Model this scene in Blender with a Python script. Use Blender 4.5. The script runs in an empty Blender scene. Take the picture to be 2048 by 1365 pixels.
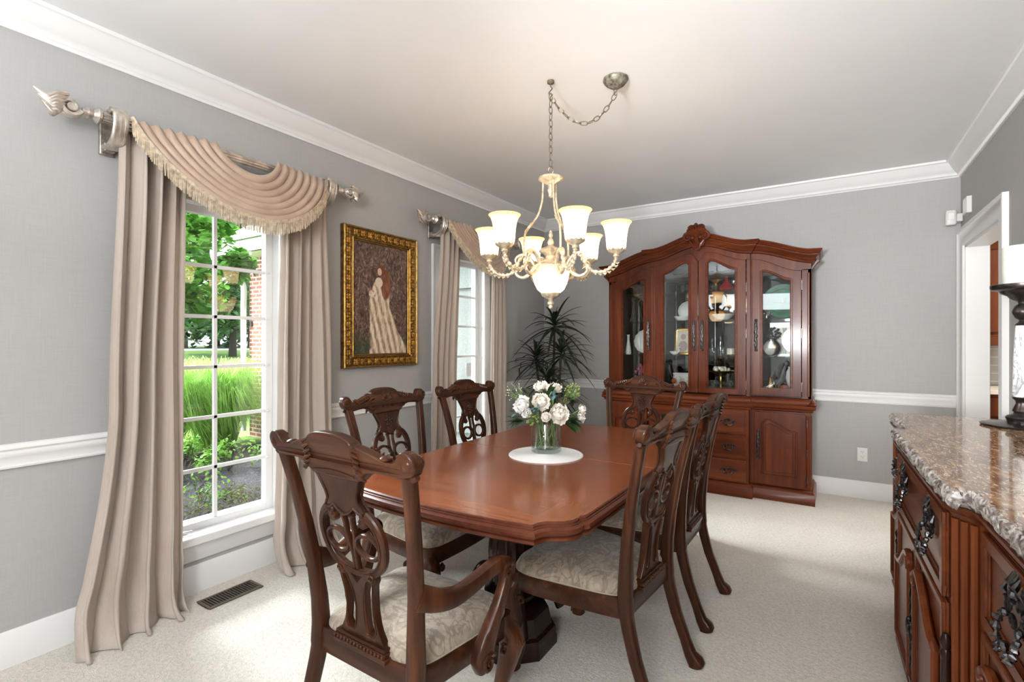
import bpy, bmesh, math, random
from mathutils import Vector, Matrix
random.seed(7)
SC = bpy.context.scene
COL = SC.collection
PI = math.pi
sin, cos, rad = math.sin, math.cos, math.radians
def V(*a): return Vector(a)
def lerp(a, b, t): return a + (b - a) * t
def sstep(t):
    t = max(0.0, min(1.0, t)); return t * t * (3 - 2 * t)
def interp(tab, x):
    if x <= tab[0][0]: return tab[0][1]
    for (a, b), (c, d) in zip(tab, tab[1:]):
        if x <= c: return b + (d - b) * (x - a) / (c - a)
    return tab[-1][1]
def spline(pts, k=8, closed=False):
    """Catmull-Rom through points (tuples of any length)"""
    n = len(pts); out = []
    segs = n if closed else n - 1
    for i in range(segs):
        if closed:
            p0, p1, p2, p3 = pts[(i-1) % n], pts[i], pts[(i+1) % n], pts[(i+2) % n]
        else:
            p1, p2 = pts[i], pts[i+1]
            p0 = pts[i-1] if i > 0 else tuple(2*a-b for a, b in zip(p1, p2))
            p3 = pts[i+2] if i + 2 < n else tuple(2*b-a for a, b in zip(p1, p2))
        for j in range(k):
            t = j / k
            out.append(tuple(0.5*((2*b)+(-a+c)*t+(2*a-5*b+4*c-d)*t*t+(-a+3*b-3*c+d)*t**3)
                             for a, b, c, d in zip(p0, p1, p2, p3)))
    if not closed: out.append(tuple(pts[-1]))
    return out
def frames(path, closed=False, ref=None):
    P = [Vector(p) for p in path]; n = len(P); T = []
    for i in range(n):
        if closed: t = P[(i+1) % n] - P[(i-1) % n]
        else: t = P[min(i+1, n-1)] - P[max(i-1, 0)]
        if t.length < 1e-9: t = Vector((0, 0, 1))
        T.append(t.normalized())
    if ref is None:
        a = Vector((0, 0, 1)) if abs(T[0].z) < .9 else Vector((1, 0, 0))
    else: a = Vector(ref)
    X = []
    x = (a - T[0]*a.dot(T[0])).normalized()
    for i in range(n):
        if ref is not None:
            b = Vector(ref); x2 = b - T[i]*b.dot(T[i])
            x = x2.normalized() if x2.length > 1e-4 else x
        else:
            x2 = x - T[i]*x.dot(T[i])
            x = x2.normalized() if x2.length > 1e-6 else x
        X.append(x.copy())
    return P, T, X
class MB:
    def __init__(s): s.v = []; s.f = []; s.plated = False
    def add(s, vs, fs, M=None):
        o = len(s.v)
        if M is not None: vs = [M @ Vector(p) for p in vs]
        s.v += [tuple(p) for p in vs]; s.f += [tuple(i+o for i in f) for f in fs]; return s
    def merge(s, b, M=None): return s.add(b.v, b.f, M)
    def box(s, x0, x1, y0, y1, z0, z1, M=None):
        vs = [(x, y, z) for z in (z0, z1) for y in (y0, y1) for x in (x0, x1)]
        return s.add(vs, [(0,2,3,1),(4,5,7,6),(0,1,5,4),(2,6,7,3),(0,4,6,2),(1,3,7,5)], M)
    def grid(s, fn, nu, nv, cu=False, cv=False, M=None):
        U = nu if cu else nu + 1; W = nv if cv else nv + 1
        vs = [fn(i/nu, j/nv) for j in range(W) for i in range(U)]; fs = []
        for j in range(nv):
            for i in range(nu):
                a, b = i, (i+1) % U; c, d = j, (j+1) % W
                fs.append((c*U+a, c*U+b, d*U+b, d*U+a))
        return s.add(vs, fs, M)
    def loft(s, path, r, n=10, ex=2.0, ref=None, closed=False, cap=True, M=None):
        """cross sections: r = number | list of numbers | list of (ra, rb); ra lies along ref"""
        P, T, X = frames(path, closed, ref); m = len(P)
        if not isinstance(r, (list, tuple)): r = [r]*m
        if len(r) != m:
            q = list(r); r = []
            for i in range(m):
                f = i/(m-1)*(len(q)-1); k = min(int(f), len(q)-2); t = f-k
                a, b = q[k], q[k+1]
                if isinstance(a, (tuple, list)): r.append((lerp(a[0], b[0], t), lerp(a[1], b[1], t)))
                else: r.append(lerp(a, b, t))
        vs = []; fs = []
        for i in range(m):
            ra, rb = r[i] if isinstance(r[i], (tuple, list)) else (r[i], r[i])
            y = T[i].cross(X[i])
            for j in range(n):
                a = 2*PI*(j+.5)/n; c, d = cos(a), sin(a)
                c = math.copysign(abs(c)**(2/ex), c); d = math.copysign(abs(d)**(2/ex), d)
                vs.append(P[i] + X[i]*(ra*c) + y*(rb*d))
        mm = m if closed else m-1
        for i in range(mm):
            for j in range(n):
                k = (i+1) % m
                fs.append((i*n+j, i*n+(j+1) % n, k*n+(j+1) % n, k*n+j))
        if cap and not closed:
            fs.append(tuple(range(n-1, -1, -1))); fs.append(tuple((m-1)*n+j for j in range(n)))
        return s.add(vs, fs, M)
    def tube(s, path, r, n=8, closed=False, cap=True, M=None): return s.loft(path, r, n, 2.0, None, closed, cap, M)
    def lathe(s, prof, n=24, c=(0,0,0), M=None, mod=None, cap=True):
        vs = []; m = len(prof)
        for i, (r, z) in enumerate(prof):
            for j in range(n):
                a = 2*PI*j/n; q = r*(mod(a, z, i) if mod else 1)
                vs.append((c[0]+q*cos(a), c[1]+q*sin(a), c[2]+z))
        fs = [(i*n+j, i*n+(j+1) % n, (i+1)*n+(j+1) % n, (i+1)*n+j) for i in range(m-1) for j in range(n)]
        if cap:
            if prof[0][0] > 1e-5: fs.append(tuple(range(n-1, -1, -1)))
            if prof[-1][0] > 1e-5: fs.append(tuple((m-1)*n+j for j in range(n)))
        return s.add(vs, fs, M)
    def sph(s, c, r, n=10, sc=(1,1,1), M=None):
        k = max(4, n//2); pr = [(sin(PI*i/k), -cos(PI*i/k)) for i in range(k+1)]
        b = MB().lathe([(max(a, 1e-6)*r, z*r) for a, z in pr], n, cap=False)
        mm = Matrix.Translation(Vector(c)) @ Matrix.Diagonal((*sc, 1))
        return s.add(b.v, b.f, (M @ mm) if M is not None else mm)
    def sweep(s, path, prof, N=(0,0,1), closed=False, cap=True, M=None, closeprof=True):
        """mitred moulding: prof = [(offset to the left of travel, height along N)]"""
        P = [Vector(p) for p in path]; n = len(P); N = Vector(N).normalized(); k = len(prof); vs = []
        for i in range(n):
            if closed: a, b = P[i]-P[i-1], P[(i+1) % n]-P[i]
            else:
                a = P[i]-P[i-1] if i > 0 else P[1]-P[0]
                b = P[i+1]-P[i] if i < n-1 else P[-1]-P[-2]
            a = N.cross(a).normalized(); b = N.cross(b).normalized()
            m = (a+b)/max(.3, 1+a.dot(b))
            for o, h in prof: vs.append(P[i]+m*o+N*h)
        fs = []
        kk = k if closeprof else k-1
        for i in range(n if closed else n-1):
            for j in range(kk):
                q = (i+1) % n
                fs.append((i*k+j, i*k+(j+1) % k, q*k+(j+1) % k, q*k+j))
        if cap and not closed and closeprof:
            fs.append(tuple(range(k-1, -1, -1))); fs.append(tuple((n-1)*k+j for j in range(k)))
        return s.add(vs, fs, M)
    def prism(s, poly, fn0, fn1):
        """poly: list of 2D points; fn0/fn1 map a point to both faces"""
        n = len(poly); vs = [fn0(*p) for p in poly]+[fn1(*p) for p in poly]
        fs = [tuple(range(n-1, -1, -1)), tuple(range(n, 2*n))]+[(i, (i+1) % n, n+(i+1) % n, n+i) for i in range(n)]
        return s.add(vs, fs)
    def plate(s, loops, th, bev=.002, fn=None, res=1):
        """filled 2D loops (first is outline, others holes) with thickness th and rounded edges; fn maps (x, y, t)"""
        s.plated = True; cu = bpy.data.curves.new('tmp', 'CURVE'); cu.dimensions = '2D'; cu.fill_mode = 'BOTH'
        for lp in loops:
            sp = cu.splines.new('POLY'); sp.points.add(len(lp)-1); sp.use_cyclic_u = True
            for q, p in zip(sp.points, lp): q.co = (p[0], p[1], 0, 1)
        cu.extrude = max(th/2-bev, 1e-4); cu.bevel_depth = bev; cu.bevel_resolution = res; cu.offset = -bev
        ob = bpy.data.objects.new('tmp', cu)
        me = bpy.data.meshes.new_from_object(ob)
        vs = [tuple(v.co) for v in me.vertices]
        if fn: vs = [fn(*p) for p in vs]
        fs = [tuple(p.vertices) for p in me.polygons]
        bpy.data.objects.remove(ob); bpy.data.curves.remove(cu); bpy.data.meshes.remove(me)
        return s.add(vs, fs)
def obj(name, mb, mat, parent=None, loc=None, flat=False, ang=38, bevel=0, solid=0, weld=True, sub=0):
    me = bpy.data.meshes.new(name); me.from_pydata(mb.v, [], mb.f); 
    if weld:
        bm = bmesh.new(); bm.from_mesh(me); bmesh.ops.remove_doubles(bm, verts=bm.verts, dist=1e-5)
        bmesh.ops.recalc_face_normals(bm, faces=bm.faces); bm.to_mesh(me); bm.free()
    me.update()
    if not flat:
        me.shade_smooth(); me.set_sharp_from_angle(angle=rad(ang))
    if mat is not None: me.materials.append(mat)
    o = bpy.data.objects.new(name, me); COL.objects.link(o)
    if parent is not None: o.parent = parent
    if loc is not None: o.location = loc
    if bevel:
        m = o.modifiers.new('b', 'BEVEL'); m.width = bevel; m.segments = 2; m.limit_method = 'ANGLE'; m.angle_limit = rad(50)
        m.harden_normals = False
    if (mb.plated or bevel) and not flat or (bevel and flat):
        if bevel and flat: me.shade_smooth(); me.set_sharp_from_angle(angle=rad(80))
        m = o.modifiers.new('w', 'WEIGHTED_NORMAL'); m.keep_sharp = True; m.weight = 80
    if solid:
        m = o.modifiers.new('s', 'SOLIDIFY'); m.thickness = solid; m.offset = 0
    if sub:
        m = o.modifiers.new('d', 'SUBSURF'); m.levels = sub; m.render_levels = sub
    return o
def tag(o, label=None, cat=None, group=None, kind=None):
    if label: o['label'] = label
    if cat: o['category'] = cat
    if group: o['group'] = group
    if kind: o['kind'] = kind
    return o
def thing(name, label, cat, loc=(0,0,0), rz=0, group=None):
    o = bpy.data.objects.new(name, None); COL.objects.link(o); o.empty_display_size = .05
    o.location = loc; o.rotation_euler = (0, 0, rz)
    return tag(o, label, cat, group)
def dup(root, loc, rz, label, group=None):
    def cp(o, par):
        c = o.copy(); COL.objects.link(c)
        if par is not None: c.parent = par
        for ch in [x for x in bpy.data.objects if x.parent == o]: cp(ch, c)
        return c
    r = cp(root, None); r.location = loc; r.rotation_euler = (0, 0, rz); r['label'] = label
    if group: r['group'] = group
    return r
def struct(name, mb, mat, **k):
    return tag(obj(name, mb, mat, **k), kind='structure')

# ------------------------------------------------------------------ materials
def lin(r, g, b):
    f = lambda c: (c/255/12.92) if c/255 <= .04045 else ((c/255+.055)/1.055)**2.4
    return (f(r), f(g), f(b), 1)
class NT:
    def __init__(s, name):
        s.m = bpy.data.materials.new(name); s.m.use_nodes = True; s.t = s.m.node_tree
        s.b = s.t.nodes['Principled BSDF']; s.out = s.t.nodes['Material Output']
    def n(s, typ, **k):
        nd = s.t.nodes.new(typ)
        for a, b in k.items():
            if a.startswith('i_'):
                key = a[2:]; nd.inputs[int(key) if key.isdigit() else key.replace('_', ' ')].default_value = b
            else: setattr(nd, a, b)
        return nd
    def l(s, a, b): s.t.links.new(a, b)
    def coord(s, scale=(1,1,1), rot=(0,0,0), kind='Object'):
        tc = s.n('ShaderNodeTexCoord'); mp = s.n('ShaderNodeMapping')
        mp.inputs['Scale'].default_value = scale; mp.inputs['Rotation'].default_value = rot
        s.l(tc.outputs[kind], mp.inputs[0]); return mp.outputs[0]
    def noise(s, vec, scale, detail=4, dist=0, rough=.5):
        nd = s.n('ShaderNodeTexNoise'); nd.inputs['Scale'].default_value = scale; nd.inputs['Detail'].default_value = detail
        nd.inputs['Distortion'].default_value = dist; nd.inputs['Roughness'].default_value = rough
        if vec is not None: s.l(vec, nd.inputs['Vector'])
        return nd.outputs['Fac']
    def ramp(s, fac, stops, interp='LINEAR'):
        nd = s.n('ShaderNodeValToRGB'); cr = nd.color_ramp; cr.interpolation = interp
        while len(cr.elements) < len(stops): cr.elements.new(.5)
        for e, (p, c) in zip(cr.elements, stops): e.position = p; e.color = c if len(c) == 4 else (*c, 1)
        s.l(fac, nd.inputs[0]); return nd.outputs[0]
    def math(s, op, a, b=None, c=None):
        nd = s.n('ShaderNodeMath', operation=op)
        for i, x in enumerate((a, b, c)):
            if x is None: continue
            if isinstance(x, (int, float)): nd.inputs[i].default_value = x
            else: s.l(x, nd.inputs[i])
        return nd.outputs[0]
    def mix(s, fac, a, b, blend='MIX'):
        nd = s.n('ShaderNodeMix', data_type='RGBA', blend_type=blend)
        for i, x in ((0, fac), (6, a), (7, b)):
            if isinstance(x, (int, float)): nd.inputs[i].default_value = x
            elif isinstance(x, tuple): nd.inputs[i].default_value = x
            else: s.l(x, nd.inputs[i])
        return nd.outputs[2]
    def bump(s, h, strength=.2, dist=.01):
        nd = s.n('ShaderNodeBump'); nd.inputs['Strength'].default_value = strength; nd.inputs['Distance'].default_value = dist
        s.l(h, nd.inputs['Height']); s.l(nd.outputs[0], s.b.inputs['Normal'])
    def set(s, **k):
        for a, b in k.items():
            key = {'col': 'Base Color', 'rough': 'Roughness', 'metal': 'Metallic', 'coat': 'Coat Weight', 'coatr': 'Coat Roughness',
                   'spec': 'Specular IOR Level', 'sheen': 'Sheen Weight', 'emis': 'Emission Color', 'emst': 'Emission Strength',
                   'trans': 'Transmission Weight', 'ior': 'IOR', 'sss': 'Subsurface Weight', 'alpha': 'Alpha'}[a]
            if hasattr(b, 'is_output'): s.l(b, s.b.inputs[key])
            else: s.b.inputs[key].default_value = b
        return s
def plain(name, col, rough=.5, metal=0, var=0, vs=8, bump=0, bs=60, **k):
    t = NT(name); t.set(col=col, rough=rough, metal=metal, **k)
    if var:
        f = t.noise(t.coord(), vs, 4)
        t.set(col=t.ramp(f, [(.3, tuple(c*(1-var) for c in col[:3])), (.7, tuple(min(1, c*(1+var)) for c in col[:3]))]))
    if bump: t.bump(t.noise(t.coord(), bs, 3), bump, .004)
    return t.m
def wood(name, dark, mid, light, axis='z', sc=1, rough=.3, coat=.3, coatr=.12, spec=.2):
    t = NT(name)
    st = {'x': (2, 30, 30), 'y': (30, 2, 30), 'z': (30, 30, 2)}[axis]
    v = t.coord(tuple(q*sc for q in st))
    v2 = t.coord(tuple(q*sc*.22 for q in st))
    a = t.noise(v, 1, 6, .4, .62); b = t.noise(v2, 1, 3, .8)
    f = t.math('ADD', t.math('MULTIPLY', a, .6), t.math('MULTIPLY', b, .4))
    t.set(col=t.ramp(f, [(.32, dark), (.52, mid), (.72, light)]), rough=rough, coat=coat*.3, coatr=coatr, spec=spec)
    t.bump(a, .06, .002)
    return t.m
MAT = {}
def build_materials():
    m = MAT
    # setting
    t = NT('wall_paint'); v = t.coord((3, 3, 60)); f = t.noise(v, 3, 4); v2 = t.coord((60, 60, 3)); g = t.noise(v2, 3, 4)
    h = t.math('ADD', f, g)
    t.set(col=t.ramp(t.math('MULTIPLY', h, .5), [(.3, (.395, .387, .377)), (.7, (.435, .427, .417))]), rough=.75, spec=.25)
    t.bump(h, .12, .002); m['wall'] = t.m
    m['ceiling'] = plain('ceiling_paint', (.84, .845, .845, 1), .9, var=.015, vs=3, spec=.15)
    m['trim'] = plain('white_trim_paint', (.76, .755, .745, 1), .42, spec=.35)
    t = NT('carpet_pile'); v = t.coord(); f = t.noise(v, 260, 3); g = t.noise(v, 5, 4); k = t.noise(v, 70, 3, .5)
    hh = t.math('ADD', t.math('MULTIPLY', f, .45), t.math('MULTIPLY', k, .62))
    c = t.mix(t.ramp(g, [(.35, (0, 0, 0)), (.65, (1, 1, 1))]), (.64, .585, .51, 1), (.70, .645, .57, 1))
    c = t.mix(.55, c, t.ramp(hh, [(.35, (.41, .37, .32)), (.75, (.88, .83, .75))]))
    t.set(col=c, rough=1, spec=.05, sheen=.3); t.bump(hh, .9, .012); m['carpet'] = t.m
    # woods
    m['chair'] = wood('chair_mahogany', (.013, .0048, .0028), (.046, .0150, .0066), (.125, .044, .0165), 'z', 1, .30, .35)
    m['chairx'] = wood('chair_mahogany_cross', (.013, .0048, .0028), (.048, .0158, .0068), (.128, .045, .0168), 'x', 1, .30, .35)
    m['pedestal'] = wood('pedestal_mahogany', (.010, .005, .0035), (.022, .009, .0055), (.04, .015, .008), 'z', 1, .25, .4)
    m['hutch'] = wood('cherry_cabinet', (.052, .0095, .0030), (.112, .0225, .0058), (.19, .047, .0115), 'z', .8, .3, .3)
    m['hutchx'] = wood('cherry_cabinet_cross', (.052, .0095, .0030), (.112, .0225, .0058), (.19, .047, .0115), 'x', .8, .3, .3)
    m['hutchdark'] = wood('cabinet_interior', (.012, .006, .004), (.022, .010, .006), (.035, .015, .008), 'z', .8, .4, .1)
    m['side'] = wood('sideboard_cherry', (.052, .0115, .0042), (.115, .027, .0080), (.20, .054, .015), 'z', .8, .3, .2, .12, .22)
    m['sidey'] = wood('sideboard_cherry_cross', (.052, .0115, .0042), (.115, .027, .0080), (.20, .054, .015), 'y', .8, .3, .2, .12, .22)
    m['kitchen'] = wood('kitchen_cabinet_wood', (.075, .018, .006), (.12, .031, .009), (.17, .05, .014), 'z', .6, .35, .2)
    # table veneer: cross-banded border
    t = NT('table_veneer')
    def grain(st):
        v = t.coord(st); a = t.noise(v, 1, 6, .4, .6); v2 = t.coord(tuple(q*.25 for q in st)); b = t.noise(v2, 1, 3, .6)
        return t.math('ADD', t.math('MULTIPLY', a, .55), t.math('MULTIPLY', b, .45))
    g1 = grain((2.5, 60, 30)); g2 = grain((50, 3, 30))
    tc = t.n('ShaderNodeTexCoord'); sx = t.n('ShaderNodeSeparateXYZ'); t.l(tc.outputs['Object'], sx.inputs[0])
    ax = t.math('ABSOLUTE', sx.outputs[0]); ay = t.math('ABSOLUTE', sx.outputs[1])
    mk = t.math('GREATER_THAN', ax, .40)
    st = [(.3, (.135, .031, .0095)), (.52, (.225, .060, .018)), (.72, (.268, .080, .026))]
    c = t.mix(mk, t.ramp(g1, st), t.ramp(g2, [(p, tuple(lerp(q, st[1][1][i], .7)*1.03 for i, q in enumerate(cc))) for p, cc in st]))
    t.set(col=c, rough=.26, coat=.35, coatr=.1); t.bump(g1, .03, .001); m['table'] = t.m
    m['tableedge'] = wood('table_edge_wood', (.045, .011, .005), (.085, .021, .009), (.13, .036, .014), 'y', .8, .25, .5)
    # metals
    m['pewter'] = plain('dark_pewter', (.055, .052, .052, 1), .36, 1, var=.5, vs=60)
    m['pullmetal'] = plain('blackened_silver_pulls', (.10, .097, .10, 1), .32, 1, var=.7, vs=70)
    m['silver'] = plain('antique_silver_leaf', (.62, .56, .50, 1), .34, .85, var=.3, vs=25, bump=.2)
    m['silverdark'] = plain('worn_silver', (.40, .36, .31, 1), .42, .75, var=.35, vs=40, bump=.2)
    m['chand'] = plain('ivory_gilt_metal', (.62, .53, .38, 1), .38, .55, var=.35, vs=45, bump=.25)
    m['canopy'] = plain('mottled_grey_bronze', (.22, .20, .155, 1), .5, .4, var=.75, vs=45)
    m['chain'] = plain('aged_brass_chain', (.26, .22, .16, 1), .4, .9)
    m['brass'] = plain('polished_brass', (.75, .48, .16, 1), .25, 1)
    m['gold'] = plain('gold_leaf_frame', (.50, .27, .055, 1), .36, .85, var=.55, vs=30, bump=.3, bs=90)
    m['golddark'] = plain('dark_gilt', (.16, .085, .025, 1), .42, .7, var=.6, vs=40, bump=.4, bs=80)
    m['chrome'] = plain('polished_silver', (.75, .74, .72, 1), .12, 1)
    m['iron'] = plain('bronze_iron', (.075, .062, .058, 1), .3, .85, var=.3, vs=30)
    m['ventmetal'] = plain('brown_register_metal', (.16, .13, .10, 1), .45, .6)
    m['black'] = plain('matte_black', (.008, .008, .009, 1), .7)
    # fabrics
    t = NT('linen_curtain'); v = t.coord((240, 240, 8)); f = t.noise(v, 1, 3); v2 = t.coord((14, 14, .15)); g = t.noise(v2, 1, 3)
    c = t.mix(.5, t.ramp(f, [(.3, (.50, .42, .355)), (.7, (.60, .515, .445))]), t.ramp(g, [(.35, (.50, .405, .34)), (.65, (.62, .55, .49))]))
    t.set(col=c, rough=.85, spec=.15, sheen=.25); t.bump(f, .12, .002)
    tr = t.n('ShaderNodeBsdfTranslucent'); t.l(c, tr.inputs[0]); mx = t.n('ShaderNodeMixShader'); mx.inputs[0].default_value = .22
    t.l(t.b.outputs[0], mx.inputs[1]); t.l(tr.outputs[0], mx.inputs[2]); t.l(mx.outputs[0], t.out.inputs[0]); m['curtain'] = t.m
    t = NT('swag_satin'); v = t.coord((30, 8, 8)); f = t.noise(v, 1, 3)
    t.set(col=t.ramp(f, [(.3, (.42, .295, .215)), (.7, (.51, .38, .29))]), rough=.42, spec=.4, sheen=.2); m['swag'] = t.m
    m['fringe'] = plain('cord_fringe', (.50, .40, .29, 1), .7, var=.35, vs=50)
    t = NT('damask_seat'); v = t.coord((1, 1, .6)); d = t.noise(v, 9, 3, 2.2); e = t.noise(v, 34, 4, 1.5); w = t.noise(v, 240, 2)
    a = t.ramp(d, [(.44, (0, 0, 0)), (.50, (1, 1, 1)), (.56, (0, 0, 0))]); b2 = t.ramp(e, [(.42, (0, 0, 0)), (.56, (1, 1, 1))])
    k = t.mix(.5, a, b2, 'ADD')
    c = t.mix(k, (.34, .28, .205, 1), (.175, .135, .10, 1)); c = t.mix(t.math('MULTIPLY', w, .28), c, (.44, .39, .33, 1))
    t.set(col=c, rough=.8, spec=.2, sheen=.3); t.bump(t.math('ADD', w, d), .25, .003); m['damask'] = t.m
    m['piping'] = plain('seat_piping', (.36, .30, .23, 1), .8)
    m['mat'] = plain('woven_placemat', (.78, .77, .75, 1), .8)
    # stone
    t = NT('brown_marble'); v = t.coord((3.0, 1.0, 1.0), (0, 0, .35)); f = t.noise(v, 7, 9, 1.0, .6); g = t.noise(v, 16, 6, 2.5, .6)
    c = t.ramp(f, [(.30, (.09, .042, .02)), (.46, (.24, .13, .066)), (.58, (.37, .22, .12)), (.66, (.50, .33, .20))])
    ve = t.ramp(g, [(.55, (0, 0, 0)), (.60, (1, 1, 1)), (.64, (0, 0, 0))])
    c = t.mix(ve, c, (.80, .68, .56, 1)); t.set(col=c, rough=.07, spec=.32); m['marble'] = t.m
    t = NT('chiselled_marble'); v = t.coord((1, 1, 1)); f = t.noise(v, 26, 7, 1.8, .65); g = t.noise(v, 60, 4)
    c = t.ramp(f, [(.34, (.05, .04, .04)), (.45, (.24, .19, .17)), (.54, (.55, .51, .48)), (.64, (.80, .78, .76))])
    t.set(col=c, rough=.28, spec=.5); t.bump(t.math('ADD', f, g), .8, .01); m['chisel'] = t.m
    t = NT('white_marble_stem'); v = t.coord((1, 1, .5)); f = t.noise(v, 14, 7, 2.5, .6)
    t.set(col=t.ramp(f, [(.5, (.86, .86, .84)), (.56, (.30, .31, .34)), (.60, (.86, .86, .84))]), rough=.2); m['whitemarble'] = t.m
    m['wax'] = plain('candle_wax', (.88, .86, .80, 1), .5, var=.03, vs=20, sss=.0)
    # glass
    def glass(name, tint, ior=1.45, rough=0.0, add=0.0):
        t = NT(name); tr = t.n('ShaderNodeBsdfTransparent'); tr.inputs[0].default_value = tint
        gl = t.n('ShaderNodeBsdfGlossy'); gl.inputs['Roughness'].default_value = rough
        fr = t.n('ShaderNodeLayerWeight'); fr.inputs['Blend'].default_value = .5
        f0 = ((ior-1)/(ior+1))**2+add
        fac = t.math('MULTIPLY_ADD', t.math('POWER', fr.outputs['Facing'], 4.5), .85-f0, f0)
        mx = t.n('ShaderNodeMixShader'); t.l(fac, mx.inputs[0]); t.l(tr.outputs[0], mx.inputs[1]); t.l(gl.outputs[0], mx.inputs[2])
        t.l(mx.outputs[0], t.out.inputs[0]); return t.m
    m['pane'] = glass('window_glass', (.97, .985, .98, 1), 1.5)
    m['dpane'] = glass('cabinet_door_glass', (.95, .97, .965, 1), 1.5, 0, .02)
    m['shelf'] = glass('shelf_glass', (.86, .92, .90, 1), 1.5)
    m['vase'] = glass('clear_vase_glass', (.93, .965, .955, 1), 1.5, .01, .02)
    m['crystal'] = glass('cut_crystal', (.88, .92, .94, 1), 1.9, .05, .1)
    m['mirror'] = plain('mirror_back', (.18, .183, .188, 1), .03, 1)
    # lamp glass : amber rim, opal body
    t = NT('opal_shade'); tc = t.n('ShaderNodeTexCoord'); sx = t.n('ShaderNodeSeparateXYZ'); t.l(tc.outputs['Object'], sx.inputs[0])
    z = t.math('DIVIDE', sx.outputs[2], .15)
    c = t.ramp(z, [(.0, (.95, .86, .70)), (.64, (.95, .86, .70)), (.85, (.93, .66, .38)), (1.0, (.89, .52, .24))])
    tr = t.n('ShaderNodeBsdfTranslucent'); t.l(c, tr.inputs[0]); t.set(col=c, rough=.3)
    em = t.n('ShaderNodeEmission'); t.l(c, em.inputs[0]); em.inputs[1].default_value = .5
    mx = t.n('ShaderNodeMixShader'); mx.inputs[0].default_value = .82
    t.l(t.b.outputs[0], mx.inputs[1]); t.l(tr.outputs[0], mx.inputs[2])
    ad = t.n('ShaderNodeAddShader'); t.l(mx.outputs[0], ad.inputs[0]); t.l(em.outputs[0], ad.inputs[1]); t.l(ad.outputs[0], t.out.inputs[0]); m['shade'] = t.m
    t = NT('lit_bulb'); em = t.n('ShaderNodeEmission'); em.inputs[0].default_value = (1, .82, .58, 1); em.inputs[1].default_value = 12
    t.l(em.outputs[0], t.out.inputs[0]); m['bulb'] = t.m
    # ceramics and odds
    m['white'] = plain('white_porcelain', (.80, .79, .76, 1), .25)
    m['cream'] = plain('cream_ceramic', (.72, .66, .54, 1), .35, var=.12, vs=12)
    m['plastic'] = plain('white_plastic', (.72, .71, .68, 1), .4)
    m['red'] = plain('red_glass', (.30, .012, .02, 1), .15)
    m['amber'] = plain('amber_glass', (.50, .20, .03, 1), .15, .3)
    m['grey'] = plain('grey_stone', (.16, .15, .15, 1), .5, var=.3, vs=30)
    m['pink'] = plain('magenta_petals', (.50, .05, .16, 1), .6)
    m['orange'] = plain('red_orange_fruit', (.55, .10, .03, 1), .3, var=.4, vs=30)
    # plants
    m['leafdark'] = plain('dark_strap_leaf', (.018, .032, .014, 1), .42, var=.45, vs=12)
    m['leaf'] = plain('bouquet_leaf', (.045, .095, .028, 1), .5, var=.4, vs=25)
    m['leafblue'] = plain('blue_green_leaf', (.10, .22, .20, 1), .5, var=.3, vs=25)
    m['stem'] = plain('green_stem', (.12, .20, .055, 1), .5, var=.3, vs=30)
    m['cane'] = plain('brown_cane', (.06, .045, .03, 1), .7, var=.4, vs=40)
    m['pot'] = plain('glazed_brown_pot', (.10, .06, .04, 1), .3)
    m['soil'] = plain('potting_soil', (.02, .014, .01, 1), .95, bump=.6)
    m['petal'] = plain('cream_petal', (.90, .85, .78, 1), .55, var=.06, vs=30)
    m['petalwhite'] = plain('white_petal', (.86, .85, .82, 1), .55)
    m['petalblush'] = plain('blush_petal', (.89, .72, .57, 1), .55, var=.12, vs=30)
    m['seed'] = plain('brown_seed_head', (.10, .07, .04, 1), .8, var=.5, vs=60)
    m['buds'] = plain('green_bud', (.26, .32, .08, 1), .6, var=.3, vs=60)
    # outside
    m['lawn'] = plain('lawn_grass', (.16, .27, .05, 1), .9, var=.3, vs=3)
    t = NT('bark_mulch'); v = t.coord((1, 1, 1)); f = t.noise(v, 40, 5, 1); g = t.noise(v, 90, 3)
    t.set(col=t.ramp(f, [(.35, (.012, .012, .016)), (.55, (.045, .043, .052)), (.7, (.15, .14, .155))]), rough=.9); t.bump(t.math('ADD', f, g), 1, .03); m['mulch'] = t.m
    t = NT('brick'); v = t.coord((1, 1, 1), (rad(90), 0, 0)); br = t.n('ShaderNodeTexBrick'); t.l(v, br.inputs['Vector'])
    br.inputs['Scale'].default_value = 1; br.inputs['Brick Width'].default_value = .21; br.inputs['Row Height'].default_value = .075
    br.inputs['Mortar Size'].default_value = .011; br.inputs['Color1'].default_value = (.30, .085, .05, 1); br.inputs['Color2'].default_value = (.16, .06, .045, 1)
    br.inputs['Mortar'].default_value = (.50, .46, .42, 1); t.set(col=br.outputs['Color'], rough=.9); m['brick'] = t.m
    m['siding'] = plain('grey_stucco', (.20, .215, .20, 1), .9, var=.15, vs=60, bump=.4)
    m['gutter'] = plain('white_gutter', (.62, .65, .66, 1), .5)
    m['shingle'] = plain('grey_shingles', (.15, .15, .16, 1), .9, var=.3, vs=20)
    def leafmat(name, col, tl=.45):
        t = NT(name); f = t.noise(t.coord(), 6, 3)
        c = t.ramp(f, [(.3, tuple(q*.6 for q in col)), (.7, tuple(min(1, q*1.35) for q in col))]); t.set(col=c, rough=.5, spec=.3)
        tr = t.n('ShaderNodeBsdfTranslucent'); t.l(c, tr.inputs[0]); mx = t.n('ShaderNodeMixShader'); mx.inputs[0].default_value = tl
        t.l(t.b.outputs[0], mx.inputs[1]); t.l(tr.outputs[0], mx.inputs[2]); t.l(mx.outputs[0], t.out.inputs[0]); return t.m
    m['maple'] = leafmat('maple_leaf', (.10, .27, .035)); m['grassb'] = leafmat('grass_blade', (.30, .52, .12), .5)
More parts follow.
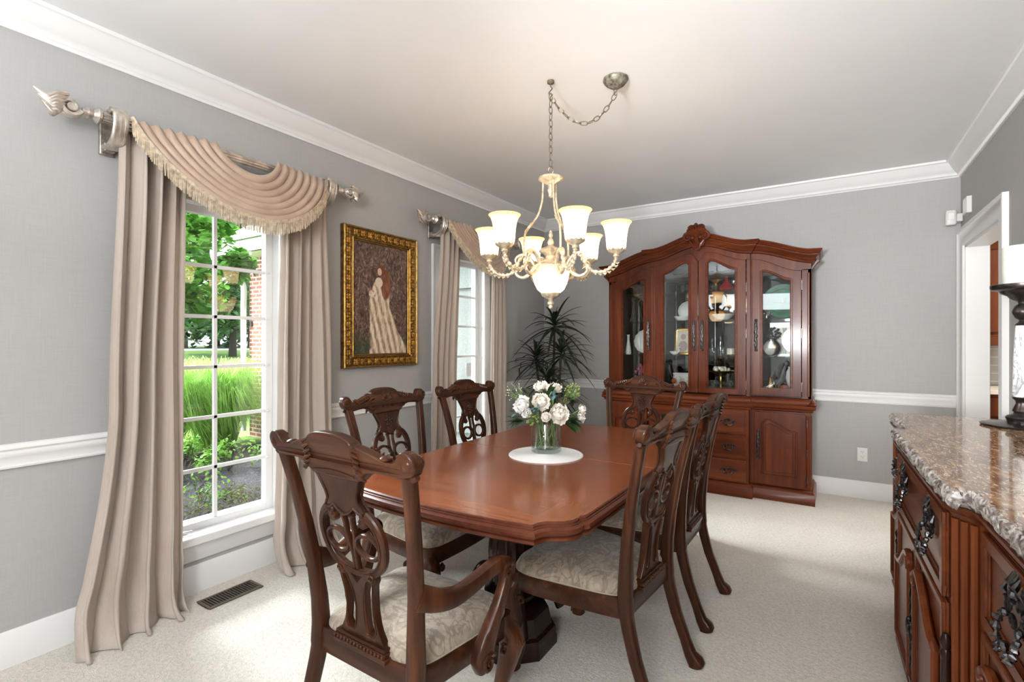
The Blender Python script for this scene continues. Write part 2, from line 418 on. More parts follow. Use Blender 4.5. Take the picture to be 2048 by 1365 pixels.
    m['shrub'] = leafmat('shrub_leaf', (.16, .33, .05)); m['shrubr'] = leafmat('reddish_shrub_leaf', (.13, .12, .05))
    m['fartree'] = leafmat('distant_foliage', (.13, .25, .10)); m['bark'] = plain('tree_bark', (.07, .055, .045, 1), .9, var=.3, vs=20)
    m['road'] = plain('pale_road', (.55, .55, .53, 1), .9)
    m['stickerblue'] = plain('pale_blue_decal', (.55, .68, .80, 1), .4)
    m['tile'] = plain('grey_backsplash_tile', (.42, .38, .33, 1), .35, var=.1, vs=6)
build_materials()
# ------------------------------------------------------------------ camera
cam_d = bpy.data.cameras.new('camera'); cam = bpy.data.objects.new('camera', cam_d); COL.objects.link(cam)
cam_d.sensor_width = 36; cam_d.lens = 36*998/2048; cam_d.clip_start = .02; cam_d.clip_end = 400
CAMX, CAMZ, YAW = 2.845, 1.335, rad(32.5)
cam.location = (CAMX, 0, CAMZ); cam.rotation_euler = (rad(90), 0, YAW); SC.camera = cam
RX, RY = cos(YAW), sin(YAW)        # picture-right on the floor plan
FX, FY = -sin(YAW), cos(YAW)       # viewing direction on the floor plan
# ------------------------------------------------------------------ room shell
W, D, H, Y0 = 3.707, 5.17, 2.74, -2.4
def wall_with_holes(mb, x0, x1, ya, yb, z0, z1, holes):
    """wall slab in the YZ plane with rectangular holes (y0, y1, z0, z1)"""
    ys = sorted({ya, yb, *[h[0] for h in holes], *[h[1] for h in holes]})
    for a, b in zip(ys, ys[1:]):
        hh = [h for h in holes if h[0] <= a and h[1] >= b]
        if not hh: mb.box(x0, x1, a, b, z0, z1)
        else:
            h = hh[0]
            if h[2] > z0: mb.box(x0, x1, a, b, z0, h[2])
            if h[3] < z1: mb.box(x0, x1, a, b, h[3], z1)
WIN = [(1.475, 'window_1'), (3.615, 'window_2')]
GW, GZ0, GZ1 = .29, .345, 2.035      # half glass width, glass bottom, top
holes = [(c-.36, c+.36, .275, 2.10) for c, _ in WIN]
mb = MB(); wall_with_holes(mb, -.16, 0, Y0, D+.15, 0, H, holes); struct('wall_left', mb, MAT['wall'], flat=True)
mb = MB(); mb.box(0, W, D, D+.15, 0, H); struct('wall_back', mb, MAT['wall'], flat=True)
DY0, DY1, DZ = 4.055, 5.03, 2.06
mb = MB(); wall_with_holes(mb, W, W+.13, Y0, D+.15, 0, H, [(DY0, DY1, 0, DZ)]); struct('wall_right', mb, MAT['wall'], flat=True)
mb = MB(); mb.box(-.16, W+.15, Y0-.15, Y0, 0, H); struct('wall_front', mb, MAT['wall'], flat=True)
mb = MB(); mb.box(-.16, W+.15, Y0, D+.15, -.12, 0); struct('floor', mb, MAT['carpet'], flat=True)
mb = MB(); mb.box(-.16, W+.15, Y0, D+.15, H, H+.12); struct('ceiling', mb, MAT['ceiling'], flat=True)
# crown, chair rail, baseboard
crown = [(0, 0), (0, -.125), (.012, -.125), (.016, -.112), (.024, -.108), (.026, -.098), (.042, -.085), (.062, -.060), (.078, -.036), (.088, -.022), (.092, -.018), (.100, -.016), (.104, 0)]
rail = [(0, .81), (0, .912), (.016, .912), (.026, .905), (.028, .893), (.020, .884), (.024, .872), (.018, .858), (.010, .846), (.010, .824), (.016, .820), (.014, .812)]
base = [(0, 0), (0, .146), (.006, .146), (.012, .138), (.014, .116), (.018, .110), (.018, 0)]
def mould(name, paths, prof, z=0):
    b = MB()
    for p in paths: b.sweep([(x, y, z) for x, y in p], prof)
    struct(name, b, MAT['trim'], ang=50)
# travel with the room on the left hand side
mould('trim_1', [[(W, Y0), (W, D), (0, D), (0, Y0)]], crown, H)
c1, c2 = WIN[0][0], WIN[1][0]
mould('trim_2', [[(0, c1-.43), (0, Y0)], [(0, c2-.43), (0, c1+.43)], [(W-.02, D), (0, D), (0, c2+.43)], [(W, Y0), (W, DY0-.14)]], rail)
mould('baseboard_left', [[(0, D), (0, Y0)]], base)
mould('baseboard_back', [[(W, D), (0, D)]], base)
mould('baseboard_right', [[(W, Y0), (W, DY0-.14)]], base)
for c, nm in WIN:
    b = MB(); b.box(-.30, -.155, c-.45, c+.45, .20, .300); struct('trim_%d' % (3+(c > 2)), b, plain('blue_grey_ledge', (.42, .46, .50, 1), .7), flat=True, bevel=.006)
# windows: casing, stool, apron, sash, muntins, pane
for c, nm in WIN:
    fr = MB()
    jx0, jx1 = -.15, .0
    for s in (-1, 1):
        a, b = sorted((c+s*.36, c+s*.335)); fr.box(jx0, jx1, a, b, .275, 2.10)
    fr.box(jx0, jx1, c-.36, c+.36, 2.075, 2.10); fr.box(jx0, jx1, c-.36, c+.36, .275, .30)
    root = struct(nm, fr, MAT['trim'], flat=True, bevel=.002)
    cs = MB(); cp = [(0, 0), (0, .012), (.010, .018), (.028, .014), (.060, .016), (.072, .024), (.085, .024), (.085, 0)]
    cs.sweep([(0, c+.335, .30), (0, c+.335, 2.075), (0, c-.335, 2.075), (0, c-.335, .30)], [(-a, b) for a, b in cp], N=(1, 0, 0))
    obj('window_casing', cs, MAT['trim'], root, ang=50)
    st = MB(); st.box(-.064, .05, c-.45, c+.45, .262, .307); obj('window_stool', st, MAT['trim'], root, flat=True, bevel=.006)
    ap = MB(); ap.sweep([(0, c+.43, .262), (0, c-.43, .262)], [(0, 0), (0, -.092), (.010, -.092), (.016, -.080), (.016, -.055), (.024, -.040), (.026, -.012), (.032, 0)])
    obj('window_apron', ap, MAT['trim'], root, ang=50)
    sa = MB(); sx0, sx1 = -.11, -.065
    for s in (-1, 1):
        a, b = sorted((c+s*GW, c+s*.335)); sa.box(sx0, sx1, a, b, .30, 2.075)
    sa.box(sx0, sx1, c-GW, c+GW, .30, GZ0); sa.box(sx0, sx1, c-GW, c+GW, GZ1, 2.075)
    obj('sash', sa, MAT['trim'], root, flat=True, bevel=.004)
    mu = MB(); hz = (GZ1-GZ0)/6
    for i in range(1, 6): mu.box(-.094, -.076, c-GW, c+GW, GZ0+i*hz-.010, GZ0+i*hz+.010)
    mu.box(-.094, -.076, c-.010, c+.010, GZ0, GZ1)
    obj('muntin_grid', mu, MAT['trim'], root, flat=True, bevel=.002)
    pn = MB(); pn.box(-.090, -.086, c-GW-.01, c+GW+.01, GZ0-.01, GZ1+.01); obj('glass_pane', pn, MAT['pane'], root, flat=True)
    ck = MB(); ck.box(-.068, -.035, c-.245, c-.165, .302, .322); ck.tube([(-.035, c-.2, .318), (-.02, c-.19, .325), (-.012, c-.15, .322)], [.006, .006, .008], 6)
    obj('crank', ck, MAT['plastic'], root, flat=True, bevel=.004)
    kn = MB()
    for i in range(1, 6): kn.sph((-.062, c+GW+.012, GZ0+i*hz), .009, 8)
    obj('muntin_pins', kn, MAT['plastic'], root)
# alarm sticker on the far window
st = MB(); st.box(-.0845, -.0838, c2+.17, c2+.25, .995, 1.125)
so = tag(obj('window_sticker', st, MAT['plastic'], flat=True), 'small white and blue alarm sticker on the far window glass', 'sticker')
k = MB()
for z0, z1, a, b in ((1.10, 1.118, .18, .24), (1.075, 1.085, .185, .235), (1.055, 1.062, .185, .235), (1.02, 1.032, .20, .22)):
    k.box(-.0838, -.0836, c2+a, c2+b, z0, z1)
obj('sticker_print', k, MAT['stickerblue'], so, flat=True)
# doorway casing
mb = MB(); cp = [(0, 0), (0, .014), (.012, .020), (.040, .016), (.095, .018), (.105, .030), (.13, .030), (.13, 0)]
mb.sweep([(W, DY1, 0), (W, DY1, DZ), (W, DY0, DZ), (W, DY0, 0)], [(a, b) for a, b in cp], N=(-1, 0, 0))
for a, b in ((DY1-.018, DY1), (DY0, DY0+.018)): mb.box(W, W+.135, a, b, 0, DZ)
mb.box(W, W+.135, DY0, DY1, DZ-.018, DZ)
struct('door_1', mb, MAT['trim'], ang=50)
# kitchen beyond the doorway
mb = MB(); mb.box(W+.15, 6.6, 6.3, 6.4, 0, 2.6); mb.box(6.6, 6.7, 3.0, 6.4, 0, 2.6); mb.box(W+.15, 6.7, 3.0, 6.4, 2.6, 2.7); mb.box(W+.15, 6.6, 2.9, 3.0, 0, 2.6); mb.box(W+.15, W+.2, D+.15, 6.3, 0, 2.6)
struct('wall_kitchen', mb, MAT['wall'], flat=True)
mb = MB(); mb.box(W+.15, 6.7, 2.9, 6.4, -.1, 0); struct('floor_kitchen', mb, MAT['tile'], flat=True)
mb = MB(); mb.box(W+.21, 5.4, 6.285, 6.30, .93, 1.36); tl = struct('wall_backsplash', mb, MAT['tile'], flat=True)
k = MB()
for i in range(6): k.box(W+.21, 5.4, 6.282, 6.286, .96+i*.075, .964+i*.075)
obj('grout_line', k, MAT['trim'], tl, flat=True)
kx0, kx1 = W+.21, 4.8
t = thing('wall_cabinet', 'reddish brown kitchen wall cabinet seen high through the doorway', 'cabinet', (4.2, 6.3, 1.34))
b = MB(); b.box(kx0-4.2, kx1-4.2, -.36, -.002, 0, .80); obj('body', b, MAT['kitchen'], t, flat=True, bevel=.003)
b = MB(); b.box(kx0-4.2, kx1-4.2, -.385, -.36, -.045, .03); b.box(kx0-4.2, kx1-4.2, -.375, -.36, .03, .045); obj('light_rail', b, MAT['kitchen'], t, flat=True, bevel=.004)
b = MB(); b.sweep([(kx1-4.2, -.36, .80), (kx0-4.2, -.36, .80)], [(0, 0), (.012, 0), (.018, .03), (.04, .06), (.05, .10), (.08, .14), (.085, .165), (0, .165)]); obj('crown_moulding', b, MAT['kitchen'], t, ang=50)
b = MB()
for i in range(40): b.box(kx0-4.2+i*.028, kx0-4.2+i*.028+.015, -.42, -.40, .875, .895)
obj('dentil', b, MAT['brass'], t, flat=True)
for i in range(2):
    b = MB(); b.box(kx0-4.2+i*.44+.01, kx0-4.2+i*.44+.43, -.38, -.36, .07, .79); obj('door', b, MAT['kitchen'], t, flat=True, bevel=.006)
t = thing('base_cabinet', 'dark brown kitchen base cabinet seen low through the doorway', 'cabinet', (4.2, 6.3, 0))
b = MB(); b.box(kx0-4.2, kx1-4.2, -.58, -.002, 0, .885); obj('body', b, MAT['hutch'], t, flat=True, bevel=.003)
b = MB(); b.box(kx0-4.2+.01, kx1-4.2-.3, -.60, -.58, .70, .86); obj('drawer', b, MAT['hutch'], t, flat=True, bevel=.006)
b = MB(); b.box(kx0-4.2+.01, kx1-4.2-.3, -.60, -.58, .1, .68); obj('door', b, MAT['hutch'], t, flat=True, bevel=.006)
b = MB(); b.box(kx0, kx1, 5.68, 6.283, .887, .925); tag(obj('countertop', b, MAT['cream'], flat=True, bevel=.004), 'pale speckled stone countertop seen through the doorway', 'countertop')
# motion sensor in the corner, outlet, floor register
t = thing('motion_sensor', 'small white motion sensor high in the back corner above the doorway', 'sensor', (W-.075, D-.10, 2.285))
b = MB(); b.loft([(0, 0, -.055), (0, 0, -.045), (0, 0, .045), (0, 0, .055)], [(.028, .022), (.034, .028), (.034, .028), (.028, .022)], 16, 4, ref=(1, 0, 0)); obj('housing', b, MAT['plastic'], t)
b = MB(); b.box(-.022, .020, -.034, -.024, -.02, .038); obj('lens', b, MAT['white'], t, flat=True, bevel=.005)
b = MB(); b.box(.02, .072, .0, .10, -.03, .03); obj('bracket', b, MAT['plastic'], t, flat=True, bevel=.004)
b = MB(); b.box(W-.028, W, D-.36, D-.24, 2.265, 2.385)
for i in range(4): b.box(W-.031, W-.028, D-.345+i*.028, D-.335+i*.028, 2.275, 2.375)
tag(obj('chime_box', b, MAT['plastic'], flat=True, bevel=.004), 'white ribbed box on the wall right beside the motion sensor', 'chime box')
t = thing('wall_outlet', 'white double wall outlet between the glass-door cabinet and the sideboard', 'outlet', (3.077, D, .372))
b = MB(); b.box(-.036, .036, -.007, 0, -.058, .058); obj('plate', b, MAT['plastic'], t, flat=True, bevel=.002)
for s in (-1, 1):
    b = MB(); b.loft([(0, -.006, s*.021), (0, -.0085, s*.021)], .016, 14, 3, ref=(1, 0, 0)); r = obj('receptacle', b, MAT['plastic'], t)
    b = MB(); b.box(-.008, -.006, -.0095, -.008, s*.021, s*.021+.009); b.box(.005, .007, -.0095, -.008, s*.021, s*.021+.009); b.box(-.002, .002, -.0095, -.008, s*.021-.010, s*.021-.006); obj('slots', b, MAT['black'], r, flat=True)
t = thing('floor_register', 'brown metal floor register in the carpet below the near window', 'vent', (.19, 1.419, 0))
b = MB()
for x0, x1, y0, y1 in ((-.065, -.05, -.14, .14), (.05, .065, -.14, .14), (-.05, .05, -.14, -.125), (-.05, .05, .125, .14)): b.box(x0, x1, y0, y1, .001, .008)
obj('frame', b, MAT['ventmetal'], t, flat=True, bevel=.002)
b = MB(); b.box(-.05, .05, -.125, .125, .0005, .002); obj('duct_opening', b, MAT['black'], t, flat=True)
for i in range(17):
    b = MB(); y = -.117+i*.0146; b.box(-.05, .05, y-.0022, y+.0022, .002, .007); obj('slat', b, MAT['ventmetal'], t, flat=True)
# ------------------------------------------------------------------ chairs (front looks along +Y, root on the floor below the back of the seat)
def back_y(z):
    return interp([(0, -.115), (.08, -.085), (.20, -.040), (.33, -.006), (.42, 0), (.55, -.006), (.70, -.026), (.85, -.055), (1.0, -.092), (1.08, -.112)], z)
def spiral(cx, cz, r0, r1, a0, turns, n=14):
    return [(cx+lerp(r0, r1, i/n)*cos(a0+turns*2*PI*i/n), cz+lerp(r0, r1, i/n)*sin(a0+turns*2*PI*i/n)) for i in range(n+1)]
def chair_parts(arms, label, group, xs=1.0):
    wm, wx = MAT['chair'], MAT['chairx']
    t = thing('armchair' if arms else 'dining_chair', label, 'chair', group=group)
    B = lambda x, z, q=0: (x*xs, back_y(z)-.014*max(0, 1-(x/.27)**2)*sstep((z-.42)/.5)+q, z)
    # crest rail
    half = [(0, 1.078), (.035, 1.077), (.065, 1.071), (.088, 1.060), (.096, 1.050), (.112, 1.048), (.145, 1.039), (.180, 1.026), (.208, 1.018), (.226, 1.019), (.237, 1.028), (.247, 1.044), (.262, 1.052), (.280, 1.050), (.293, 1.038), (.298, 1.020), (.293, 1.000), (.282, .988), (.262, .980), (.235, .975), (.200, .979), (.165, .981), (.135, .974), (.115, .962), (.100, .948), (.088, .944), (0, .944)]
    up = spline(half[:20], 3)+half[20:]
    out = up+[(-x, z) for x, z in reversed(up) if x > 1e-6]
    b = MB(); b.plate([out], .040, .009, lambda x, z, q: B(x, z, q), 2)
    for s in (-1, 1):     # rounded ears with rolled eye
        b.sph(B(s*.271, 1.021, 0), .027, 14, (1, .98, 1.05))
        b.loft([B(s*x, z, -.004) for x, z in ((.290, .986), (.280, .981), (.262, .977), (.250, .975))], [.008, .010, .010, .008], 8)
        b.tube([B(s*p[0], p[1], .022) for p in spiral(.274, 1.019, .020, .004, 2.2, -1.4)], [.006, .0045], 6)
        for k in range(6):
            z = 1.044-k*.0165; x = .104-.010*sin(k/5*PI)+.012*(k/5)
            b.loft([B(s*(x-.012), z+.006, -.016), B(s*x, z, -.024), B(s*(x+.010), z-.010, -.017)], [.003, .0075, .003], 6)
        b.tube([B(s*p[0], p[1], .022) for p in spiral(.103, .995, .036, .006, 1.9, -1.3)], [.009, .005], 6)
        for k in range(7):   # leaf carving climbing the rail
            x = .118+k*.013; z = 1.042-k*.0042
            b.loft([B(s*(x-.006), z-.022+k*.002, .019), B(s*x, z-.008, .025), B(s*(x+.012), z+.004, .021)], [.0035, .0065, .002], 6)
        b.sph(B(s*.195, 1.024, 0), .012, 10, (1.5, 1.6, .7))
    for k in range(-4, 5):   # shell in the middle
        a = k*.29
        b.loft([B(.010*sin(a), 1.006+.006*cos(a), .020), B(.030*sin(a), 1.006+.030*cos(a), .027), B(.050*sin(a), 1.006+.055*cos(a), .020)], [.003, .0075, .004], 6)
    b.sph(B(0, .998, .024), .010, 8)
    for k in range(-3, 4): b.sph(B(k*.013, .985-.002*abs(k), .022), .006, 6)
    b.tube([B(x, .9625+.004*cos(x*30), -.021) for x in [i*.017-.085 for i in range(11)]], .0018, 6)
    obj('crest_rail', b, wx, t)
    # splat
    b = MB()
    sh = [(0, .950), (.088, .950), (.080, .932), (.068, .912), (.060, .893), (.058, .878), (.062, .864), (.072, .854), (.080, .845), (.076, .836), (.064, .838), (.052, .846), (.042, .851), (.032, .845), (.020, .832), (0, .824)]
    out = sh+[(-x, z) for x, z in reversed(sh) if x > 1e-6]
    b.plate([out], .022, .004, lambda x, z, q: B(x, z, q))
    for s in (-1, 1):
        b.tube([B(s*x, z, -.011) for x, z in ((.088, .948), (.074, .920), (.063, .893), (.062, .872), (.078, .848))], .004, 6)
        b.tube([B(s*x, z, .011) for x, z in ((.088, .948), (.074, .920), (.063, .893), (.062, .872), (.078, .848))], .004, 6)
    for q in (-.011, .011):
        b.tube([B(x, z, q) for x, z in ((-.078, .842), (-.06, .842), (-.042, .855), (-.022, .838), (0, .829), (.022, .838), (.042, .855), (.06, .842), (.078, .842))], .0045, 6)
    for k in range(12):      # carved sprig on the shield
        a = k*2.4; r = .008+.0016*k
        b.sph(B(r*1.1*cos(a), .892+r*sin(a)*1.3, .012), .006, 6)
    ring = spline([(.052, .812), (.062, .806), (.070, .816), (.064, .832), (.080, .838), (.104, .818), (.121, .785), (.124, .745), (.115, .705), (.092, .671), (.055, .650), (0, .643)], 3)
    full = ring+[(-x, z) for x, z in reversed(ring[:-1])]
    b.loft([B(x, z) for x, z in full], [(.011, .0125)]*len(full), 8, 3.5, ref=(0, 1, 0))
    inn = [(x*.93, (z-.74)*.93+.74) for x, z in full[10:-10]]
    for q in (-.011, .011): b.tube([B(x, z, q) for x, z in inn], .0035, 5)
    for s in (-1, 1):
        b.sph(B(s*.056, .815, 0), .012, 8, (1, 1.1, 1))
        lp = [(s*(-.062+.046*cos(a)), .735+.036*sin(a)) for a in [2*PI*i/18 for i in range(18)]]
        b.loft([B(x, z) for x, z in lp], [(.009, .007)]*18, 8, 3, ref=(0, 1, 0), closed=True)
        b.loft([B(s*x, z) for x, z in spline([(.020, .832), (.015, .80), (.017, .768), (.010, .735), (.005, .70), (.006, .66), (.010, .646)], 3)], (.009, .0068) and [(.009, .0068)]*19, 8, 3, ref=(0, 1, 0))
        b.sph(B(s*.017, .826, 0), .011, 8, (1.2, 1, .9))
    # lower fan with two slots
    fh = [(0, .612), (.014, .628), (.030, .642), (.052, .650), (.070, .655), (.080, .648), (.080, .634), (.070, .616), (.060, .585), (.056, .550), (.060, .515), (.072, .475), (.090, .440), (.098, .425), (0, .425)]
    out = fh+[(-x, z) for x, z in reversed(fh) if x > 1e-6]
    def slot(s):
        c = [(s*.050, .622), (s*.040, .575), (s*.037, .53), (s*.042, .475)]; w = [.010, .0135, .0145, .0155]
        L = [(x-ww, z) for (x, z), ww in zip(c, w)]; R = [(x+ww, z) for (x, z), ww in zip(c, w)]
        return [(c[0][0], .632)]+R+[(c[3][0]+.009, .461), (c[3][0]-.009, .461)]+L[::-1]
    b.plate([out, slot(1), slot(-1)], .024, .004, lambda x, z, q: B(x, z, q))
    for s in (-1, 1):
        sl = slot(s); cx, cz = sum(p[0] for p in sl)/len(sl), sum(p[1] for p in sl)/len(sl)
        for q in (-.0125, .0125): b.tube([B(cx+(x-cx)*1.38, cz+(z-cz)*1.05, q) for x, z in sl], .0022, 5, closed=True)
        b.tube([B(s*p[0], p[1], -.013) for p in spiral(.066, .641, .013, .003, 3.2, -1.1, 10)], .0035, 5)
    obj('splat', b, wm, t)
    b = MB(); b.box(-.112*xs, .112*xs, -.030, .014, .402, .416); b.box(-.106*xs, .106*xs, -.026, .012, .416, .428); b.box(-.102*xs, .102*xs, -.022, .010, .428, .438)
    for k in range(15): b.sph(((k-7)*.0142*xs, -.027, .422), .0062, 6)
    obj('splat_shoe', b, wx, t, flat=True, bevel=.002)
    # rear legs running up into the back posts
    for s in (-1, 1):
        zs = [0, .008, .02, .045, .10, .20, .30, .345, .36, .42, .50, .62, .75, .88, .985]
        ww = [.024, .028, .0275, .021, .0195, .021, .0225, .0225, .0235, .0235, .0225, .021, .0205, .020, .021]
        dd = [.026, .032, .031, .024, .0205, .022, .0235, .0245, .0265, .0265, .024, .021, .019, .0175, .017]
        px = [.208, .208, .207, .206, .205, .203, .201, .200, .200, .200, .203, .214, .228, .244, .258]
        b = MB(); b.loft([(s*x*xs, back_y(z)-(.012 if z < .03 else 0), z) for x, z in zip(px, zs)], list(zip(ww, dd)), 16, 3.4, ref=(1, 0, 0))
        o = obj('rear_leg', b, wm, t)
    # seat frame
    fw, rw, dp = (.250 if arms else .262*xs), .196*xs, (.405 if arms else .465)
    b = MB()
    b.loft([(-rw, 0, .372), (rw, 0, .372)], [(.040, .014)]*2, 8, 6, ref=(0, 0, 1))
    for s in (-1, 1):
        pts = [(s*lerp(rw, fw, u), lerp(0, dp, u), .366-.006*sin(u*PI)) for u in (0, .25, .5, .75, 1)]
        b.loft(pts, [(.038, .013)]*5, 8, 6, ref=(0, 0, 1))
    pts = [(lerp(-fw, fw, u), dp+.012*sin(u*PI), .366-.010*cos(u*2*PI)*0) for u in [i/10 for i in range(11)]]
    b.loft(pts, [(.038, .014)]*11, 8, 6, ref=(0, 0, 1))
    if arms: b.tube([(s2*.0, 0, 0) for s2 in (0, 0)], .001, 4) if False else None
    obj('seat_frame', b, wx, t)
    # cushion
    def cush(u, v):
        a = u*2*PI; c, s_ = cos(a), sin(a); e = .30
        x = math.copysign(abs(c)**e, c); y = math.copysign(abs(s_)**e, s_)
        hw = lerp(rw+.002, fw+.018, (y+1)/2); rr = interp([(0, .97), (.12, 1.0), (.28, 1.0), (.42, .955), (.6, .80), (.8, .45), (1, 0)], v)
        z = interp([(0, .398), (.12, .404), (.28, .420), (.42, .444), (.6, .462), (.8, .474), (1, .478)], v)
        return (x*hw*rr, dp/2+.006+y*(dp/2+.012)*rr, z)
    b = MB(); b.grid(cush, 56, 14, cu=True)
    cu = obj('seat_cushion', b, MAT['damask'], t, ang=80)
    b = MB(); b.tube([cush(i/56, .06) for i in range(56)], .0042, 6, closed=True); obj('piping', b, MAT['piping'], cu)
    # front legs: cabriole with carved knee
    for s in (-1, 1):
        kx, ky = fw-.014, dp-.012
        b = MB()
        p = [(kx, ky, .400), (kx+.004, ky+.004, .365), (kx+.016, ky+.016, .335), (kx+.023, ky+.023, .300), (kx+.016, ky+.016, .245), (kx+.002, ky+.002, .18), (kx-.008, ky-.008, .12), (kx-.008, ky-.008, .075), (kx+.002, ky+.002, .045), (kx+.012, ky+.012, .022), (kx+.012, ky+.012, .004), (kx+.012, ky+.012, 0)]
        r = [.028, .030, .038, .042, .034, .026, .0205, .0185, .022, .030, .029, .024]
        b.loft([(s*x, y, z) for x, y, z in spline(p, 3)], [(q, q) for q in r], 14, 2.6, ref=(1, 0, 0))
        for k in range(5):   # claws of the foot
            a = rad(45-70+k*35); cx, cy = kx+.012, ky+.012
            b.loft([(s*(cx+.012*cos(a)), cy+.012*sin(a), .052), (s*(cx+.026*cos(a)), cy+.026*sin(a), .032), (s*(cx+.033*cos(a)), cy+.033*sin(a), .008)], [.006, .009, .006], 6)
        for k in (-1, 1):    # carved scroll wings and leaf
            d = (1, 0) if k > 0 else (0, 1)
            for rr0, off in ((.030, .0), (.017, .045)):
                pth = [(-off-p2[0], p2[1]) for p2 in spiral(.010, .318-off*.25, rr0, .004, PI*.5, 1.35)]
                if k > 0: pts = [(s*(kx+.010+h), ky+.034, z) for h, z in pth]
                else: pts = [(s*(kx+.034), ky+.010+h, z) for h, z in pth]
                b.tube(pts, [.0075, .0045], 6)
        for k in range(-2, 3):
            a = rad(45+k*24)
            b.loft([(s*(kx+.020+.026*cos(a)), ky+.020+.026*sin(a), .345), (s*(kx+.023+.039*cos(a)), ky+.023+.039*sin(a), .30), (s*(kx+.016+.030*cos(a)), ky+.016+.030*sin(a), .25), (s*(kx+.008+.024*cos(a)), ky+.008+.024*sin(a), .215)], [.004, .009, .007, .002], 6)
        obj('front_leg', b, wm, t)
    if arms:
        for s in (-1, 1):
            ap = spline([(.222, -.016, .628), (.236, .04, .602), (.250, .097, .590), (.264, .155, .602), (.277, .212, .622), (.286, .258, .634), (.290, .291, .630), (.290, .315, .612), (.289, .318, .590)], 4)
            n = len(ap)
            b = MB(); b.loft([(s*x*xs, y, z) for x, y, z in ap], [(lerp(.017, .024, sstep(i/n)), interp([(0, .036), (.25, .030), (.5, .024), (.85, .024), (1, .014)], i/n)) for i in range(n)], 12, 3.2, ref=(1, 0, 0))
            for k in (-1, 1): b.tube([((s*.289+k*.024)*xs, .286+p2[0], .612+p2[1]) for p2 in spiral(0, 0, .024, .004, .6, 1.5)], [.007, .005], 6)
            am = obj('arm', b, wm, t)
            sp = spline([(.289, .312, .606), (.288, .300, .560), (.284, .272, .500), (.278, .238, .440), (.273, .216, .390), (.270, .208, .352), (.270, .208, .322)], 4)
            b = MB(); b.loft([(s*x*xs, y, z) for x, y, z in sp], [(.0165, .022), (.0165, .021), (.018, .023), (.021, .030), (.024, .040), (.024, .040), (.018, .024)], 12, 3.2, ref=(1, 0, 0))
            b.tube([((s*.294)*xs, .210+p2[0], .352+p2[1]) for p2 in spiral(0, 0, .030, .005, .5, 1.6)], [.008, .005], 6)
            obj('arm_support', b, wm, am)
    return t
near = chair_parts(True, 'carved armchair at the near end of the table, seen from behind with its armrest', 'armchairs at the ends of the dining table', 1.07)
near.location = (1.652, 1.04, 0); near.rotation_euler = (0, 0, rad(-1))
dup(near, (1.679, 3.516, 0), rad(174), 'carved armchair at the far end of the table in front of the glass-door cabinet')
g = 'side chairs along the dining table'
c0 = chair_parts(False, 'carved side chair on the window side of the table, below the framed painting', g)
c0.location = (.875, 1.945, 0); c0.rotation_euler = (0, 0, rad(-90))
dup(c0, (.89, 2.655, 0), rad(-90.5), 'carved side chair in front of the far window curtains')
dup(c0, (2.242, 1.936, 0), rad(84.5), 'nearer carved side chair on the sideboard side, its patterned seat in full view')
dup(c0, (2.25, 2.63, 0), rad(88.5), 'farther carved side chair on the sideboard side, partly behind the nearer one')
# ------------------------------------------------------------------ dining table
TX, TY, TZ = 1.633, 2.248, .76
t = thing('dining_table', 'long polished cherry dining table with shaped corners on carved pedestals', 'table', (TX, TY, 0))
def table_outline(inset=0.0):
    hx, hy = .566-inset, .958-inset; q = []
    # right half of the near end, then mirrored; near end is slightly bowed
    cor = [(hx-.116, -hy+.036), (hx-.110, -hy+.064), (hx-.096, -hy+.088), (hx-.072, -hy+.104), (hx-.046, -hy+.122), (hx-.028, -hy+.148), (hx-.020, -hy+.178), (hx-.024, -hy+.196), (hx-.010, -hy+.212)]
    end = [(x, -hy+.036*(x/(hx-.116))**2) for x in [(hx-.116)*i/8 for i in range(8)]]
    side = [(hx-.010+.010*sin(PI/2*i/6), lerp(-hy+.212, 0, i/6)) for i in range(1, 7)]
    quarter = end+cor+side                      # from the middle of the near end to the middle of the right side
    right = quarter+[(x, -y) for x, y in reversed(quarter[:-1])]
    return right+[(-x, y) for x, y in reversed(right[1:-1])]
ol = table_outline()
prof = [(-.008, TZ-.052), (0, TZ-.056), (0, TZ-.060), (.030, TZ-.060), (.014, TZ-.005), (.020, TZ), (.032, TZ)]
prof = [(.040, TZ-.060), (.013, TZ-.060), (.007, TZ-.055), (.007, TZ-.047), (.014, TZ-.043), (.014, TZ-.040), (.003, TZ-.036), (0, TZ-.028), (.002, TZ-.020), (.010, TZ-.0145), (.014, TZ-.0135), (.0145, TZ-.0105), (.0175, TZ-.009), (.019, TZ-.003), (.023, TZ-.0005), (.027, TZ-.0005)]
b = MB(); b.sweep([(x, y, 0) for x, y in ol], prof, closed=True, closeprof=False)
obj('table_edge', b, MAT['tableedge'], t, ang=32)
b = MB(); n = len(ol)
il = table_outline(.024)
cut = .0015
for s in (-1, 1):
    pts = [(x, y) for x, y in il if s*y > .002]
    if s < 0:
        # order along the outline: start after the left middle, pass the near end, finish on the right
        pts = sorted(pts, key=lambda p: math.atan2(p[1], p[0]))
    else: pts = sorted(pts, key=lambda p: math.atan2(p[1], p[0]))
    e = .566-.024
    poly = pts + ([(-e, cut), ] if s > 0 else [])
    poly = ([(e, cut)]+pts+[(-e, cut)]) if s > 0 else ([(-e, -cut)]+pts+[(e, -cut)])
    m = MB(); m.prism(poly, lambda x, y: (x, y, TZ-.030), lambda x, y: (x, y, TZ)); b2 = m
    obj('table_leaf', b2, MAT['table'], t, flat=True, bevel=.0015)
b = MB()
for s in (-1, 1):
    b.box(s*.42-.012, s*.42+.012, -.72, .72, TZ-.115, TZ-.058)
for y in (-.72, .72): b.box(-.42, .42, y-.012, y+.012, TZ-.115, TZ-.058)
obj('apron', b, MAT['tableedge'], t, flat=True, bevel=.003)
